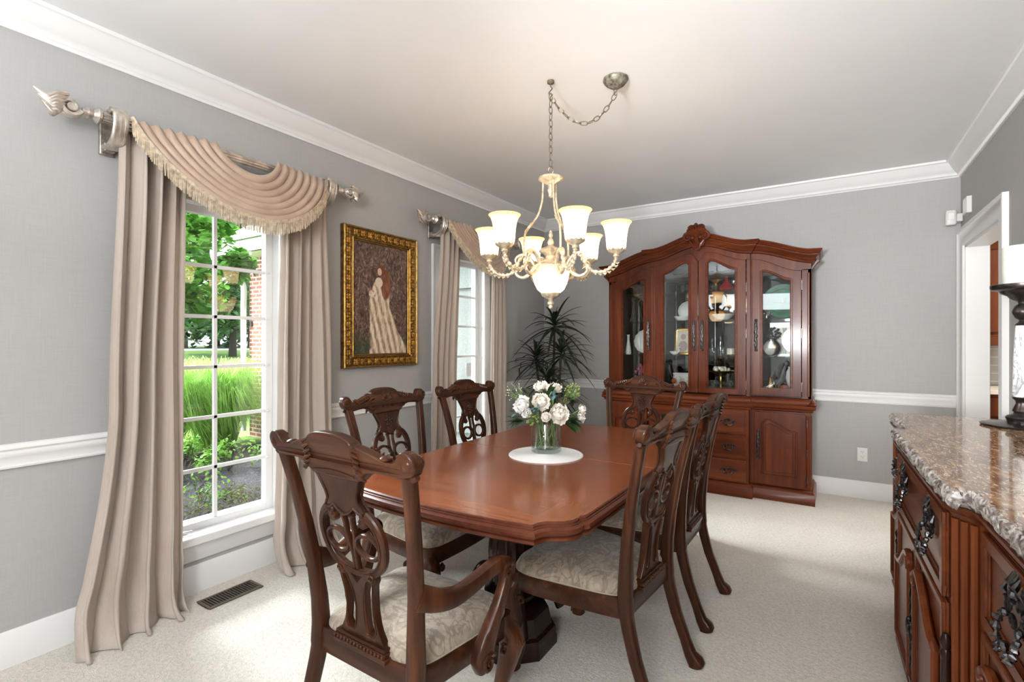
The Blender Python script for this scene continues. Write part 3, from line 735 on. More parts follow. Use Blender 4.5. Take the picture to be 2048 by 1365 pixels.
for s in (-1, 1):
    cy = s*.355; b = MB()
    flute = lambda a, z, i: 1+.05*cos(16*a)
    b.lathe([(.21, TZ-.112), (.21, TZ-.085), (.16, TZ-.058)], 32, (0, cy, 0))
    b.lathe([(.085, .20), (.115, .205), (.12, .225), (.10, .24), (.082, .26)], 28, (0, cy, 0))
    b.lathe([(.080, .255), (.092, .32), (.098, .40), (.094, .46), (.086, .49)], 48, (0, cy, 0), mod=flute)
    b.lathe([(.088, .485), (.105, .492), (.105, .506), (.092, .514), (.10, .53), (.125, .575), (.155, .62), (.17, .655)], 28, (0, cy, 0))
    ped = obj('pedestal', b, MAT['pedestal'], t, ang=60)
    b = MB()
    for k in range(14):      # acanthus leaves around the bell
        a = 2*PI*k/14; M = Matrix.Translation((0, cy, 0)) @ Matrix.Rotation(a, 4, 'Z')
        def leaf(u, v, a=a):
            w = .034*sin(PI*min(1, .12+v*.88))**.6*(1-.25*v); x = (u-.5)*2*w
            r = interp([(0, .098), (.3, .112), (.6, .142), (.85, .185), (1, .198)], v)+.012*(1-abs(u-.5)*2)+.004*cos(u*26)
            return (r, x, interp([(0, .495), (.5, .60), (.85, .645), (1, .625)], v))
        b.grid(leaf, 12, 9, M=M)
    obj('acanthus_carving', b, MAT['pedestal'], ped, solid=.004, ang=70)
    b = MB()
    def octa(r, z): return [(r*cos(PI/8+PI/4*i)*1.0, cy+r*sin(PI/8+PI/4*i), z) for i in range(8)]
    rings = [(.208, 0), (.208, .035), (.204, .045), (.205, .06), (.20, .075), (.185, .085), (.17, .155), (.155, .17), (.12, .19), (.09, .205)]
    vs = []; fs = []
    for r, z in rings: vs += octa(r, z)
    for i in range(len(rings)-1):
        for j in range(8): fs.append((i*8+j, i*8+(j+1) % 8, (i+1)*8+(j+1) % 8, (i+1)*8+j))
    fs.append(tuple(range(7, -1, -1))); fs.append(tuple((len(rings)-1)*8+j for j in range(8)))
    b.add(vs, fs)
    obj('pedestal_base', b, MAT['pedestal'], ped, ang=30)
    for k in range(4):
        a = PI/4+PI/2*k; b = MB(); d = (cos(a), sin(a))
        pp = spline([(.075, .30), (.11, .335), (.145, .315), (.165, .265), (.185, .21), (.215, .16), (.235, .12)], 4)
        b.loft([(d[0]*r, cy+d[1]*r, z) for r, z in pp], [(.020, .016), (.024, .022), (.022, .02), (.02, .024), (.026, .02)], 10, 3, ref=(0, 0, 1))
        obj('scroll_bracket', b, MAT['pedestal'], ped)
# placemat, vase
MX, MY = 1.636, 2.215
t = thing('placemat', 'round white woven placemat under the glass vase', 'placemat', (MX, MY, TZ))
b = MB(); b.lathe([(.0005, .0045)]+[(.187*i/60, .0045+.0016*(i % 2)) for i in range(1, 60)]+[(.187, .0035), (.187, .0006), (.0005, .0006)], 64, cap=False); obj('weave', b, MAT['mat'], t, ang=20)
VX, VY, VZ = 1.612, 2.263, TZ+.0068
t = thing('glass_vase', 'clear cylindrical glass vase holding the white flowers', 'vase', (VX, VY, VZ))
b = MB(); b.lathe([(.0001, 0), (.072, 0), (.077, .004), (.0775, .148), (.0765, .150), (.0745, .149), (.0735, .022), (.06, .016), (.0001, .015)], 40, cap=False); obj('body', b, MAT['vase'], t)
b = MB(); b.lathe([(.0001, .0162), (.072, .0225), (.0732, .055), (.0001, .055)], 32, cap=False)
obj('water', b, MAT['vase'], t)
# flowers: each bloom is its own thing with stem
def petal(b, M, L, wd, cup, ruf, seed):
    rnd = random.Random(seed); ph = rnd.random()*6
    def f(u, v):
        x = (u-.5)*2; w = wd*(sin(PI*min(.97, .10+v*.80)))**.7
        z = L*(v*cos(cup*v)+0*x); y = L*sin(cup*v)*v*.55 - wd*.55*x*x*(.4+.6*v)
        e = v**3*ruf
        return (x*w+e*.3*sin(9*u+ph), y+e*sin(7*u*PI/2+ph), z+e*.6*cos(11*u+ph))
    b.grid(f, 5, 5, M=M)
def bloom(r, kind, seed):
    rnd = random.Random(seed); b = MB(); inn = MB()
    for k, (cnt, tilt, sc, cup) in enumerate(((8, 78, 1.0, -.5), (8, 58, .98, -.75), (8, 40, .92, -.9), (8, 24, .82, -.9), (6, 10, .7, -.7))):
        for i in range(cnt):
            a = 2*PI*(i+.5*k+.3*rnd.random())/cnt
            M = Matrix.Rotation(a, 4, 'Z') @ Matrix.Translation((0, r*.10, 0)) @ Matrix.Rotation(-rad(tilt+rnd.uniform(-9, 9)), 4, 'X')
            petal(inn if (k >= 3) else b, M, r*sc*1.02*rnd.uniform(.9, 1.05), r*.50*rnd.uniform(.85, 1.1), cup, r*.10, seed*100+k*10+i)
    return b, inn
FL = [  # right, up, toward camera, radius, kind, label
 (.057, .972, .085, .060, 'petalblush', 'largest cream and apricot peony, front of the bouquet over the vase rim'),
 (-.030, 1.028, .055, .055, 'petalblush', 'cream peony in the middle of the bouquet, behind the largest one'),
 (-.124, 1.008, .035, .056, 'petalwhite', 'shaggy pure white peony on the window side of the bouquet'),
 (-.026, 1.098, -.010, .046, 'petal', 'white peony at the very top of the bouquet'),
 (.050, 1.090, -.045, .042, 'petal', 'smaller white peony half hidden by leaves near the top of the bouquet'),
 (-.008, .958, .105, .029, 'petal', 'small cream peony bud hanging over the vase rim at the front'),
 (-.103, .975, .070, .033, 'petalwhite', 'small white flower with dark stamens below the shaggy peony'),
 (.185, .985, .010, .032, 'petalblush', 'upper pale blush flower at the cabinet side of the bouquet'),
 (.178, .945, .015, .034, 'petal', 'lower pale blush flower drooping at the cabinet side of the bouquet')]
def fpos(a, z, c): return (VX+RX*a-FX*c, VY+RY*a-FY*c, z)
for i, (a, z, c, r, kd, lab) in enumerate(FL):
    p = Vector(fpos(a, z, c)); t = thing('peony', lab, 'flower', p, group='peonies in the glass vase')
    d = (p-Vector((VX, VY, TZ+.12))); d = Vector((d.x*1.0-FX*.12, d.y-FY*.12, max(.05, d.z*.8))).normalized()
    q = d.to_track_quat('Z', 'Y').to_matrix().to_4x4() @ Matrix.Translation((0, 0, -r*.45))
    b, inn = bloom(r, kd, i+3)
    m = MB().merge(b, q); obj('outer_petals', m, MAT['petalwhite' if kd == 'petalwhite' else 'petal'], t, ang=60)
    m = MB().merge(inn, q); obj('inner_petals', m, MAT[kd], t, ang=60)
    a2 = rad(i*137); sb = Vector((VX+.045*cos(a2), VY+.045*sin(a2), VZ+.022)); rim = Vector((VX, VY, VZ+.14))+(p-Vector((VX, VY, p.z))).normalized()*.045
    pts = spline([tuple(sb-p), tuple(lerp(sb, rim, .6)-p), tuple(rim-p), tuple(q @ Vector((0, 0, -.002)))], 4)
    s = MB(); s.tube(pts, .0034, 6); obj('stem', s, MAT['stem'], t)
    if i == 6:
        s = MB()
        for k in range(6): s.sph(tuple(q @ Vector((.010*cos(k), .010*sin(k), r*.75))), .004, 6)
        obj('stamen', s, MAT['seed'], t)
def leaf_blade(b, p, d, L, wd, droop, up=(0, 0, 1), seg=6, fold=.25):
    d = Vector(d).normalized(); s = d.cross(Vector(up)); s = s.normalized() if s.length > 1e-3 else Vector((1, 0, 0)); n = s.cross(d)
    def f(u, v):
        x = (u-.5)*2; w = wd*sin(PI*min(.985, .06+v*.94))**.8
        c = Vector(p)+d*(L*v*(1-.12*droop*v))+Vector((0, 0, -1))*(droop*L*v*v*.6)
        return tuple(c+s*(x*w)+n*(abs(x)*fold*w))
    b.grid(f, 2, seg)
def sprig(name, lab, a, z, c, mat, nleaf, L, wd, seed, spread=1.0, dirn=None):
    rnd = random.Random(seed); p = Vector(fpos(a, z, c)); t = thing(name, lab, 'foliage', p, group='greenery in the glass vase')
    b = MB(); base = Vector((VX, VY, VZ+.15))-p; od = -base.normalized()
    for k in range(nleaf):
        d = od+Vector((rnd.uniform(-1, 1), rnd.uniform(-1, 1), rnd.uniform(-.8, .7)))*spread
        leaf_blade(b, (rnd.uniform(-.015, .015), rnd.uniform(-.015, .015), rnd.uniform(-.015, .015)), d, L*rnd.uniform(.7, 1.15), wd*rnd.uniform(.8, 1.1), rnd.uniform(.1, .7))
    obj('leaves', b, mat, t, ang=60)
    a2 = rad(seed*71); sb = Vector((VX+.05*cos(a2), VY+.05*sin(a2), VZ+.022))-p
    rim = Vector((VX, VY, VZ+.145))+(p-Vector((VX, VY, p.z))).normalized()*.05-p
    s = MB(); s.tube(spline([tuple(sb), tuple(rim), (0, 0, 0)], 5), .0028, 5); obj('stem', s, MAT['stem'], t)
    return t
sprig('leaf_sprig', 'green leaf spray drooping toward the windows over the vase rim', -.125, .935, .045, MAT['leaf'], 9, .085, .019, 1, .55)
sprig('leaf_sprig', 'broad green leaves drooping at the cabinet side below the blush flowers', .105, .925, .045, MAT['leaf'], 10, .085, .022, 2, .6)
sprig('leaf_sprig', 'tall green leaf standing above the shaggy white peony', -.095, 1.06, 0, MAT['leaf'], 3, .085, .018, 3, .2)
sprig('leaf_sprig', 'green leaves between the two top peonies', .015, 1.06, .01, MAT['leaf'], 8, .07, .017, 4, .7)
sprig('leaf_sprig', 'mixed green filler leaves on the cabinet side behind the seed heads', .115, 1.02, -.01, MAT['leaf'], 16, .07, .014, 5, .9)
sprig('blue_leaf_sprig', 'blue green leaves in front between the small bud and the white flower', -.050, .985, .095, MAT['leafblue'], 7, .045, .012, 6, .8)
sprig('blue_leaf_sprig', 'blue green leaf tucked under the shaggy white peony', -.150, .975, .045, MAT['leafblue'], 3, .05, .013, 7, .5)
sprig('blue_leaf_sprig', 'blue green leaves above the largest peony', .030, 1.045, .055, MAT['leafblue'], 5, .045, .012, 8, .6)
for lab, a, z, c, mat, n, sp in (('brown seed head cluster behind the largest peony', .085, 1.028, .045, 'seed', 46, .034), ('green bud spray at the upper cabinet side of the bouquet', .135, 1.075, -.005, 'buds', 60, .045), ('green bud spray low at the window side of the vase rim', -.075, .945, .085, 'buds', 34, .035), ('wispy pale bud spray rising toward the windows', -.165, 1.075, -.02, 'cream', 40, .055)):
    p = Vector(fpos(a, z, c)); t = thing('bud_spray', lab, 'foliage', p, group='greenery in the glass vase'); b = MB(); s = MB(); rnd = random.Random(n)
    base = Vector((VX, VY, VZ+.15))+(p-Vector((VX, VY, p.z))).normalized()*.05-p
    sb = Vector((VX-.02, VY+.03, VZ+.022))-p
    s.tube(spline([tuple(sb), tuple(base), tuple(base*.3)], 5), .0024, 5)
    for k in range(n):
        q = Vector((rnd.gauss(0, 1), rnd.gauss(0, 1), rnd.gauss(0, 1))).normalized()*sp*rnd.uniform(.5, 1)
        b.sph(tuple(q), (.0045 if mat != 'cream' else .0028)*rnd.uniform(.7, 1.2), 6); s.tube([tuple(base*.3), tuple(q)], .0009, 4)
    obj('buds', b, MAT[mat], t); obj('stem', s, MAT['stem'], t)
# ------------------------------------------------------------------ glass-door cabinet (root on the floor at the back, front looks along -Y)
HX, HY = 1.838, 5.148
hut = thing('china_cabinet', 'tall cherry china cabinet with four arched glass doors and carved shell crest', 'china cabinet', (HX, HY, 0))
hw, hx_ = MAT['hutch'], MAT['hutchx']
US, UC, LS, LC = -.36, -.41, -.43, -.49      # front planes: upper side/centre, lower side/centre
SW, CW = .877, .425                           # half width of the case, half width of the projecting middle
def plan(side, cent, w=SW, c=CW, back=-.004):
    return [(w, back), (w, side), (c, side), (c, cent), (-c, cent), (-c, side), (-w, side), (-w, back)]
def planband(b, path, prof): b.sweep([(x, y, 0) for x, y in path], prof)
# ---- base
b = MB()
for s in (-1, 1):
    b.box(*sorted((s*CW, s*SW)), LS, -.004, .10, .77)
b.box(-CW, CW, LC, -.004, .10, .77)
b.box(-SW+.01, SW-.01, LS+.01, -.004, .77, .845); b.box(-CW, CW, LC+.01, -.3, .77, .845)
base_o = obj('base_case', b, hw, hut, flat=True, bevel=.003)
b = MB(); planband(b, plan(LS, LC), [(-.02, 0), (.030, 0), (.030, .085), (.024, .092), (.018, .100), (.012, .112), (0, .118), (-.02, .118)])
obj('plinth', b, hx_, hut, ang=45)
b = MB(); planband(b, plan(LS, LC), [(-.06, .748), (.004, .748), (.016, .756), (.018, .768), (.034, .778), (.038, .792), (.038, .800), (.022, .810), (.016, .822), (.016, .836), (.004, .850), (-.02, .858), (-.06, .858)])
obj('waist_moulding', b, hx_, hut, ang=45)
for s in (-1, 1):
    b = MB()
    for k in range(3): b.loft([(s*(SW-.022+k*.0), LS-.002, .14), (s*(SW-.022), LS-.002, .72)], [(.012-.003*k, .004+.002*k)]*2, 8, 2, ref=(1, 0, 0))
    for k in (-1, 1): b.loft([(s*(SW+.002), LS+.06+k*.018, .14), (s*(SW+.002), LS+.06+k*.018, .72)], [(.004, .008)]*2, 8, 2, ref=(1, 0, 0))
    b.sph((s*(SW+.012), LS-.012, .818), .030, 12, (1, 1, .55)); b.sph((s*(SW+.012), LS-.012, .838), .014, 10)
    obj('corner_turning', b, hw, hut)
def pull_vertical(par, x, y, z, h, mat):
    b = MB(); n = 26
    pts = [(x+.0035*sin(i*1.1), y-.006-.010*sin(PI*i/n), z-h/2+h*i/n) for i in range(n+1)]
    b.loft(pts, [((.005+.0085*abs(sin(i*.9))*sin(PI*(i+.5)/(n+1))+.002), .006) for i in range(n+1)], 8)
    for k in (-.32, 0, .32):
        b.sph((x, y-.010, z+k*h), .012, 8, (1, .8, 1.5))
    for k in (-1, 1):
        b.tube([(x+p2[0], y-.006, z+k*(h*.46)+k*p2[1]) for p2 in spiral(0, 0, .014, .003, 0, 1.2, 10)], .0035, 5)
    return obj('pull', b, mat, par)
def pull_bail(par, x, y, z, mat, sc=1.0, nm='bail_pull', M=None):
    b = MB()
    for k in (-1, 1):
        b.tube([(k*(.030*sc)+k*p2[0], -.004, p2[1]+.004*sc) for p2 in spiral(0, 0, .017*sc, .004*sc, 2.6, -1.4, 12)], [.0045*sc, .003*sc], 6)
        b.sph((k*.036*sc, -.008, 0), .0085*sc, 8, (1, 1, 1))
        b.loft([(k*.048*sc, -.003, .012*sc), (k*.060*sc, -.004, .004*sc), (k*.066*sc, -.002, -.006*sc)], [.003*sc, .006*sc, .002*sc], 6)
    for k in range(5):
        a = (k-2)*.42; b.loft([(0, -.004, .006*sc), (.014*sin(a)*sc, -.008, (.006+.014*cos(a))*sc), (.022*sin(a)*sc, -.004, (.006+.026*cos(a))*sc)], [.002*sc, .005*sc, .002*sc], 6)
    bl = [(-.036*sc, -.012, 0), (-.034*sc, -.018, -.014*sc), (-.020*sc, -.022, -.026*sc), (0, -.023, -.022*sc), (.020*sc, -.022, -.026*sc), (.034*sc, -.018, -.014*sc), (.036*sc, -.012, 0)]
    b.tube(spline(bl, 4), [.0035*sc, .0055*sc, .004*sc, .006*sc, .004*sc, .0055*sc, .0035*sc], 7)
    b.sph((0, -.022, -.022*sc), .0075*sc, 8)
    T = Matrix.Translation((x, y, z)) @ (M if M is not None else Matrix.Identity(4))
    return obj(nm, MB().merge(b, T), mat, par)
def raised_panel(par, xs, x0, x1, z0, ztop, y, wood_m, nm='raised_panel', pk=None):
    """panel with a moulded arched head; ztop is a function of x"""
    n = 12; X = [lerp(x0, x1, i/n) for i in range(n+1)]
    out = [(x0, z0), (x1, z0)]+[(x, ztop(x)) for x in reversed(X)]
    b = MB(); b.plate([out], .012, .005, lambda a, c, q: (a, y-.004-q, c))
    cl = [(a, y-.008, c) for a, c in out]
    b.loft(cl, [(.012, .008)]*len(cl), 8, 2.2, ref=(0, 1, 0), closed=True)
    ins = [(lerp((x0+x1)/2, a, .80), y-.010, lerp((z0+ztop((x0+x1)/2))/2, c, .88)) for a, c in out]
    b.loft(ins, [(.005, .004)]*len(ins), 6, 2, ref=(0, 1, 0), closed=True)
    return obj(nm, b, wood_m, par)
for s in (-1, 1):
    d0, d1 = .462, .842
    b = MB(); b.box(*sorted((s*d0, s*d1)), LS-.020, LS, .125, .738)
    dr = obj('lower_door', b, hw, hut, flat=True, bevel=.004)
    zt = lambda x: .672-.085*sstep((abs(x)-.555)/.20)-(.03*sstep((.555-abs(x))/.03) if abs(x) < .555 else 0)
    a0, a1 = sorted((s*.525, s*.775)); raised_panel(dr, s, a0, a1, .215, zt, LS-.020, hw)
    pull_vertical(dr, s*.492, LS-.020, .46, .24, MAT['pewter'])
    b = MB()
    for z in (.20, .42, .66): b.tube([(s*.850, LS-.012, z-.03), (s*.850, LS-.012, z+.03)], .006, 8)
    obj('hinges', b, MAT['iron'], dr)
for z0, z1 in ((.538, .738), (.332, .520), (.125, .314)):
    b = MB(); b.box(-CW+.018, CW-.018, LC-.018, LC, z0, z1); b.box(-CW+.032, CW-.032, LC-.024, LC-.018, z0+.014, z1-.014)
    d = obj('drawer', b, hx_, hut, flat=True, bevel=.004)
    for x in (-.268, .268): pull_bail(d, x, LC-.024, (z0+z1)/2, MAT['pewter'], 1.0)
# ---- upper case
def zs(x): return 2.205-.125*sstep((abs(x)-CW)/(.93-CW))
def zc(x): return 2.200+.105*(1-sstep(abs(x)/CW))
def dts(x): return 2.045-.125*sstep((abs(x)-.432)/.37)          # top of the side doors
def dtc(x):
    a = abs(x); return 2.133-.093*sstep((a-.07)/.32)-.075*(1-sstep(a/.065))
b = MB()
for s in (-1, 1): b.box(*sorted((s*(SW-.022), s*SW)), US, -.004, .856, 1.93)
b.box(-SW, SW, -.35, -.004, 1.93, 1.96); b.box(-SW+.02, SW-.02, US+.01, -.02, .856, .872)
for s in (-1, 1): b.box(*sorted((s*(CW-.02), s*(CW-.002))), -.34, -.02, .87, 1.98)
b.box(-CW, CW, -.385, -.004, 2.06, 2.09)
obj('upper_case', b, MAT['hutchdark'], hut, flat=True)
b = MB(); b.box(-SW+.022, SW-.022, -.020, -.012, .872, 1.93); b.box(-CW+.002, CW-.002, -.020, -.012, 1.96, 2.06); obj('mirror_back', b, MAT['mirror'], hut, flat=True)
b = MB(); b.box(-SW, SW, -.012, -.004, .856, 2.02); b.box(-CW, CW, -.012, -.004, 2.0, 2.15)
obj('back_panel', b, hw, hut, flat=True)
def frieze(b, x0, x1, top, bot, y, n=16):
    X = [lerp(x0, x1, i/n) for i in range(n+1)]
    out = [(x, bot(x)) for x in X]+[(x, top(x)) for x in reversed(X)]
    b.plate([out], .022, .0005, lambda a, c, q: (a, y+.011+q, c), 0)
for s in (-1, 1):
    b = MB(); a0, a1 = sorted((s*.430, s*SW)); frieze(b, a0, a1, lambda x: zs(x)-.03, lambda x: dts(x)+.003, US)
    b.box(*sorted((s*.812, s*SW)), US, US+.022, .856, 1.93); b.box(*sorted((s*.418, s*.430)), US, US+.022, .856, 2.15)
    # scrolled bracket under the cornice end and fluted corner
    b.loft([(s*(SW+.002), US+.03, 1.93), (s*(SW+.02), US+.03, 1.96), (s*(SW+.05), US+.03, 2.0)], [(.006, .02), (.010, .025), (.02, .03)], 8, 3, ref=(1, 0, 0))
    for k in range(2): b.loft([(s*(SW+.001), US+.05+k*.03, .90), (s*(SW+.001), US+.05+k*.03, 1.90)], [(.004, .009)]*2, 8, 2, ref=(1, 0, 0))
    b.loft([(s*(SW-.018), US-.003, .875), (s*(SW-.018), US-.003, 1.90)], [(.010, .006)]*2, 8, 2, ref=(1, 0, 0))
    obj('side_face', b, hw, hut, flat=False, ang=30)
b = MB(); frieze(b, -CW, CW, lambda x: zc(x)-.03, lambda x: dtc(x)+.003, UC, 40)
for s in (-1, 1): b.box(*sorted((s*.398, s*CW)), UC, UC+.03, .856, 2.04); b.box(*sorted((s*(CW-.012), s*CW)), UC+.02, US+.01, .856, 2.15)
obj('centre_face', b, hw, hut, flat=False, ang=30)
corn = [(-.01, 0), (.078, 0), (.080, -.012), (.070, -.020), (.066, -.034), (.052, -.040), (.050, -.052), (.036, -.066), (.030, -.082), (.018, -.090), (.014, -.104), (.004, -.110), (-.01, -.110)]
nseg = 18
for s in (-1, 1):
    b = MB(); path = [(SW, -.004), (SW, US)]+[(lerp(SW, CW+.004, i/nseg), US) for i in range(1, nseg+1)]
    P = [(x, y, zs(x) if y == US else zs(SW)) for x, y in path]
    if s > 0: b.sweep(P, corn)
    else: b.sweep([(-x, y, z) for x, y, z in reversed(P)], corn)
    obj('side_cornice', b, hx_, hut, ang=40)
b = MB(); path = [(CW, US-.02), (CW, UC)]+[(lerp(CW, -CW, i/40), UC) for i in range(1, 40)]+[(-CW, UC), (-CW, US-.02)]
b.sweep([(x, y, zc(x)) for x, y in path], corn)
obj('centre_cornice', b, hx_, hut, ang=40)
# crest shell
b = MB(); cy = UC-.092
for k in range(-4, 5):
    a = k*.30; L = .070+.018*cos(a)
    b.loft([(.012*sin(a), cy, 2.275), (.6*L*sin(a)*1.1, cy-.022, 2.275+.55*L*cos(a)), (L*sin(a)*1.15, cy-.006, 2.285+L*cos(a))], [.006, .014, .013], 8)
for s in (-1, 1):
    b.tube([(s*(.075+p2[0]), cy-.004, 2.268+p2[1]) for p2 in spiral(0, 0, .040, .006, 2.2, -1.5)], [.017, .009], 8)
    b.sph((s*.075, cy-.006, 2.268), .016, 10)
    b.tube([(s*(.040+p2[0]), cy-.006, 2.345+p2[1]) for p2 in spiral(0, 0, .026, .005, 0, 1.4)], [.012, .007], 8)
    b.loft([(s*.060, cy+.015, 2.235), (s*.035, cy+.010, 2.20), (s*.022, cy+.012, 2.165)], [.016, .013, .005], 8)
    b.tube([(s*(.042+p2[0]), cy+.012, 2.205+p2[1]) for p2 in spiral(0, 0, .020, .004, 1, -1.3)], [.010, .006], 8)
b.loft([(0, cy, 2.285), (0, cy-.006, 2.24), (0, cy+.012, 2.195), (0, cy+.02, 2.15)], [.018, .024, .019, .005], 10)
b.sph((0, cy-.016, 2.372), .017, 10); b.loft([(0, UC, 2.30), (0, cy, 2.30)], [(.09, .05)]*2, 12, 3, ref=(1, 0, 0))
b.loft([(0, UC-.02, 2.2), (0, UC-.08, 2.2)], [(.03, .05)]*2, 10, 2, ref=(1, 0, 0))
obj('shell_crest', b, hx_, hut)
# doors
def glass_door(nm, x0, x1, top, g0, g1, gtop, gz, y, hs):
    n = 22
    X = [lerp(x0, x1, i/n) for i in range(n+1)]; G = [lerp(g0, g1, i/n) for i in range(n+1)]
    out = [(x0, .868), (x1, .868)]+[(x, top(x)) for x in reversed(X)]
    hole = [(g0, gz), (g1, gz)]+[(x, gtop(x)) for x in reversed(G)]
    b = MB(); b.plate([out, hole], .022, .003, lambda a, c, q: (a, y-.011-q, c))
    d = obj(nm, b, hw, hut, ang=30)
    b = MB(); cl = [(a, y-.022, c) for a, c in hole]; b.loft(cl, [(.007, .009)]*len(cl), 8, 2.2, ref=(0, 1, 0), closed=True)
    inn = [(lerp((g0+g1)/2, a, .93), y-.012, lerp((gz+gtop(g0))/2, c, .985)) for a, c in hole]
    b.loft(inn, [(.006, .006)]*len(inn), 6, 2, ref=(0, 1, 0), closed=True)
    obj('bead_moulding', b, hx_, d)
    b = MB(); b.plate([[(a, c) for a, c in hole]], .004, .0005, lambda a, c, q: (a, y-.010-q, c), 0); obj('door_glass', b, MAT['dpane'], d, flat=True)
    pull_vertical(d, hs[0], y-.024, 1.385, .275, MAT['pewter'])
    b = MB()
    for z in (.95, 1.40, 1.80): b.tube([(hs[1], y-.012, z-.04), (hs[1], y-.012, z+.04)], .0055, 8)
    obj('hinges', b, MAT['iron'], d)
for s in (-1, 1):
    gts = lambda x: 1.938-.085*sstep((abs(x)-.52)/.22)
    a0, a1 = sorted((s*.433, s*.808)); g0, g1 = sorted((s*.508, s*.738))
    glass_door('glass_door', a0, a1, dts, g0, g1, gts, .935, US, (s*.468, s*.811))
    gtc = lambda x: 2.062-.092*sstep((abs(x)-.10)/.22)-.02*sstep((.10-abs(x))/.03)
    a0, a1 = sorted((s*.003, s*.394)); g0, g1 = sorted((s*.074, s*.318))
    glass_door('glass_door', a0, a1, dtc, g0, g1, gtc, .915, UC, (s*.036, s*.397))
for z, a, c in ((1.200, -SW+.024, -CW), (1.200, -CW+.002, CW-.002), (1.200, CW, SW-.024), (1.530, -SW+.024, -CW), (1.530, -CW+.002, CW-.002), (1.530, CW, SW-.024), (1.795, -CW+.002, CW-.002)):
    b = MB(); b.box(a, c, -.30, -.024, z-.006, z); obj('glass_shelf', b, MAT['shelf'], hut, flat=True)
# ---- displayed pieces (each stands on a shelf)
def P(x, y, z): return (HX+x, HY+y, z)
def simple(name, label, cat, loc, mb, mat, group=None, ang=40, **k):
    o = obj(name, mb, mat, None, loc, ang=ang, **k); return tag(o, label, cat, group)
F0, F1, F2, F3 = .8725, 1.2003, 1.5303, 1.7953
# left section
t = thing('bowl_stand', 'brass wire stand carrying a bowl on the upper shelf of the leftmost glass door', 'stand', P(-.67, -.17, F2))
b = MB()
for k in range(3):
    a = 2*PI*k/3+.5
    b.tube([(.075*cos(a), .075*sin(a), .004), (.05*cos(a), .05*sin(a), .10), (.03*cos(a), .03*sin(a), .20), (.06*cos(a), .06*sin(a), .238)], .0035, 6)
    b.tube([((.075+p2[0])*cos(a), (.075+p2[0])*sin(a), .022+p2[1]) for p2 in spiral(0, 0, .02, .004, -1.5, 1.3)], .003, 5)
obj('wire_frame', b, MAT['iron'], t)
b = MB(); b.lathe([(.0001, .236), (.05, .240), (.085, .262), (.098, .275), (.095, .278), (.05, .250), (.0001, .245)], 28, cap=False); obj('bowl', b, MAT['brass'], t)
def plate_on_stand(name, label, loc, r, mat, rim, tilt=12):
    t = thing(name, label, 'plate', loc)
    M = Matrix.Translation((0, 0, r+.012)) @ Matrix.Rotation(rad(90-tilt), 4, 'X')
    b = MB(); b.lathe([(.0001, .006), (r*.66, .004), (r*.72, -.004), (r*.97, -.014), (r, -.014), (r*.97, -.008), (r*.72, .004), (r*.6, .011), (.0001, .012)], 48, M=M, mod=lambda a, z, i: 1+(rim*cos(14*a) if 2 < i < 7 else 0), cap=False); obj('dish', b, mat, t)
    b = MB()
    for s in (-1, 1): b.tube([(s*.035, -.03, .012), (s*.035, -.005, .003), (s*.035, .045, .003), (s*.03, .03, r*1.0)], .003, 6)
    obj('easel', b, MAT['iron'], t); return t
plate_on_stand('display_plate', 'white scalloped plate propped behind the leftmost glass door', P(-.576, -.13, F1), .125, MAT['white'], .025)
t = thing('flower_ornament', 'small magenta flower ornament at the bottom behind the leftmost glass door', 'ornament', P(-.612, -.14, F0))
b = MB(); b.lathe([(.028, 0), (.034, .03), (.022, .08), (.016, .10)], 16); obj('pot', b, MAT['cream'], t)
b = MB(); rnd = random.Random(5)
for k in range(26): b.sph((rnd.gauss(0, .028), rnd.gauss(0, .02), .16+rnd.gauss(0, .028)), .016, 6)
obj('blossoms', b, MAT['pink'], t, flat=False); b = MB(); b.tube([(0, 0, .09), (0, 0, .16)], .004, 6); obj('stem', b, MAT['stem'], t)
simple('bud_vase', 'slim white vase at the outer edge behind the leftmost glass door', 'vase', P(-.74, -.18, F1), MB().lathe([(.026, 0), (.03, .02), (.022, .08), (.012, .14), (.012, .19), (.018, .20)], 18), MAT['white'])
# middle left
simple('scalloped_bowl', 'clear wavy-rimmed crystal bowl on the top shelf, middle left door', 'bowl', P(-.205, -.16, F3), MB().lathe([(.04, 0), (.042, .006), (.07, .03), (.125, .065), (.122, .067), (.065, .034), (.0001, .012)], 48, mod=lambda a, z, i: 1+(.06*cos(9*a) if i in (3, 4) else 0), cap=False), MAT['crystal'])
plate_on_stand('display_plate', 'white ribbed plate standing behind the small bowl, middle left door', P(-.17, -.10, F2), .095, MAT['white'], .012)
simple('oval_bowl', 'small white oval bowl in front of the ribbed plate, middle left door', 'bowl', P(-.190, -.20, F2), MB().lathe([(.05, 0), (.055, .004), (.075, .03), (.082, .042), (.078, .042), (.05, .010), (.0001, .008)], 32, cap=False), MAT['white'])
t = thing('photo_frame', 'gold photo frame on the lower shelf, middle left door', 'picture frame', P(-.205, -.12, F1))
M = Matrix.Translation((0, 0, .132)) @ Matrix.Rotation(rad(-8), 4, 'X')
b = MB(); fr = [(-.085, -.13), (.085, -.13), (.085, .13), (-.085, .13)]; hl = [(-.062, -.105), (.062, -.105), (.062, .105), (-.062, .105)]
b.plate([fr, hl], .016, .003, lambda a, c, q: (a, q, c)); obj('frame', MB().merge(b, M), MAT['brass'], t)
b = MB(); b.box(-.064, .064, -.001, .004, -.107, .107, M); ph = obj('print', b, MAT['cream'], t, flat=True)
b = MB(); b.sph((0, -.0015, .045), .026, 12, (1, .08, 1.1), M); b.sph((0, -.0015, -.05), .055, 12, (.8, .04, 1), M); obj('portrait_shape', b, plain('faded_portrait', (.45, .36, .33, 1), .7), ph)
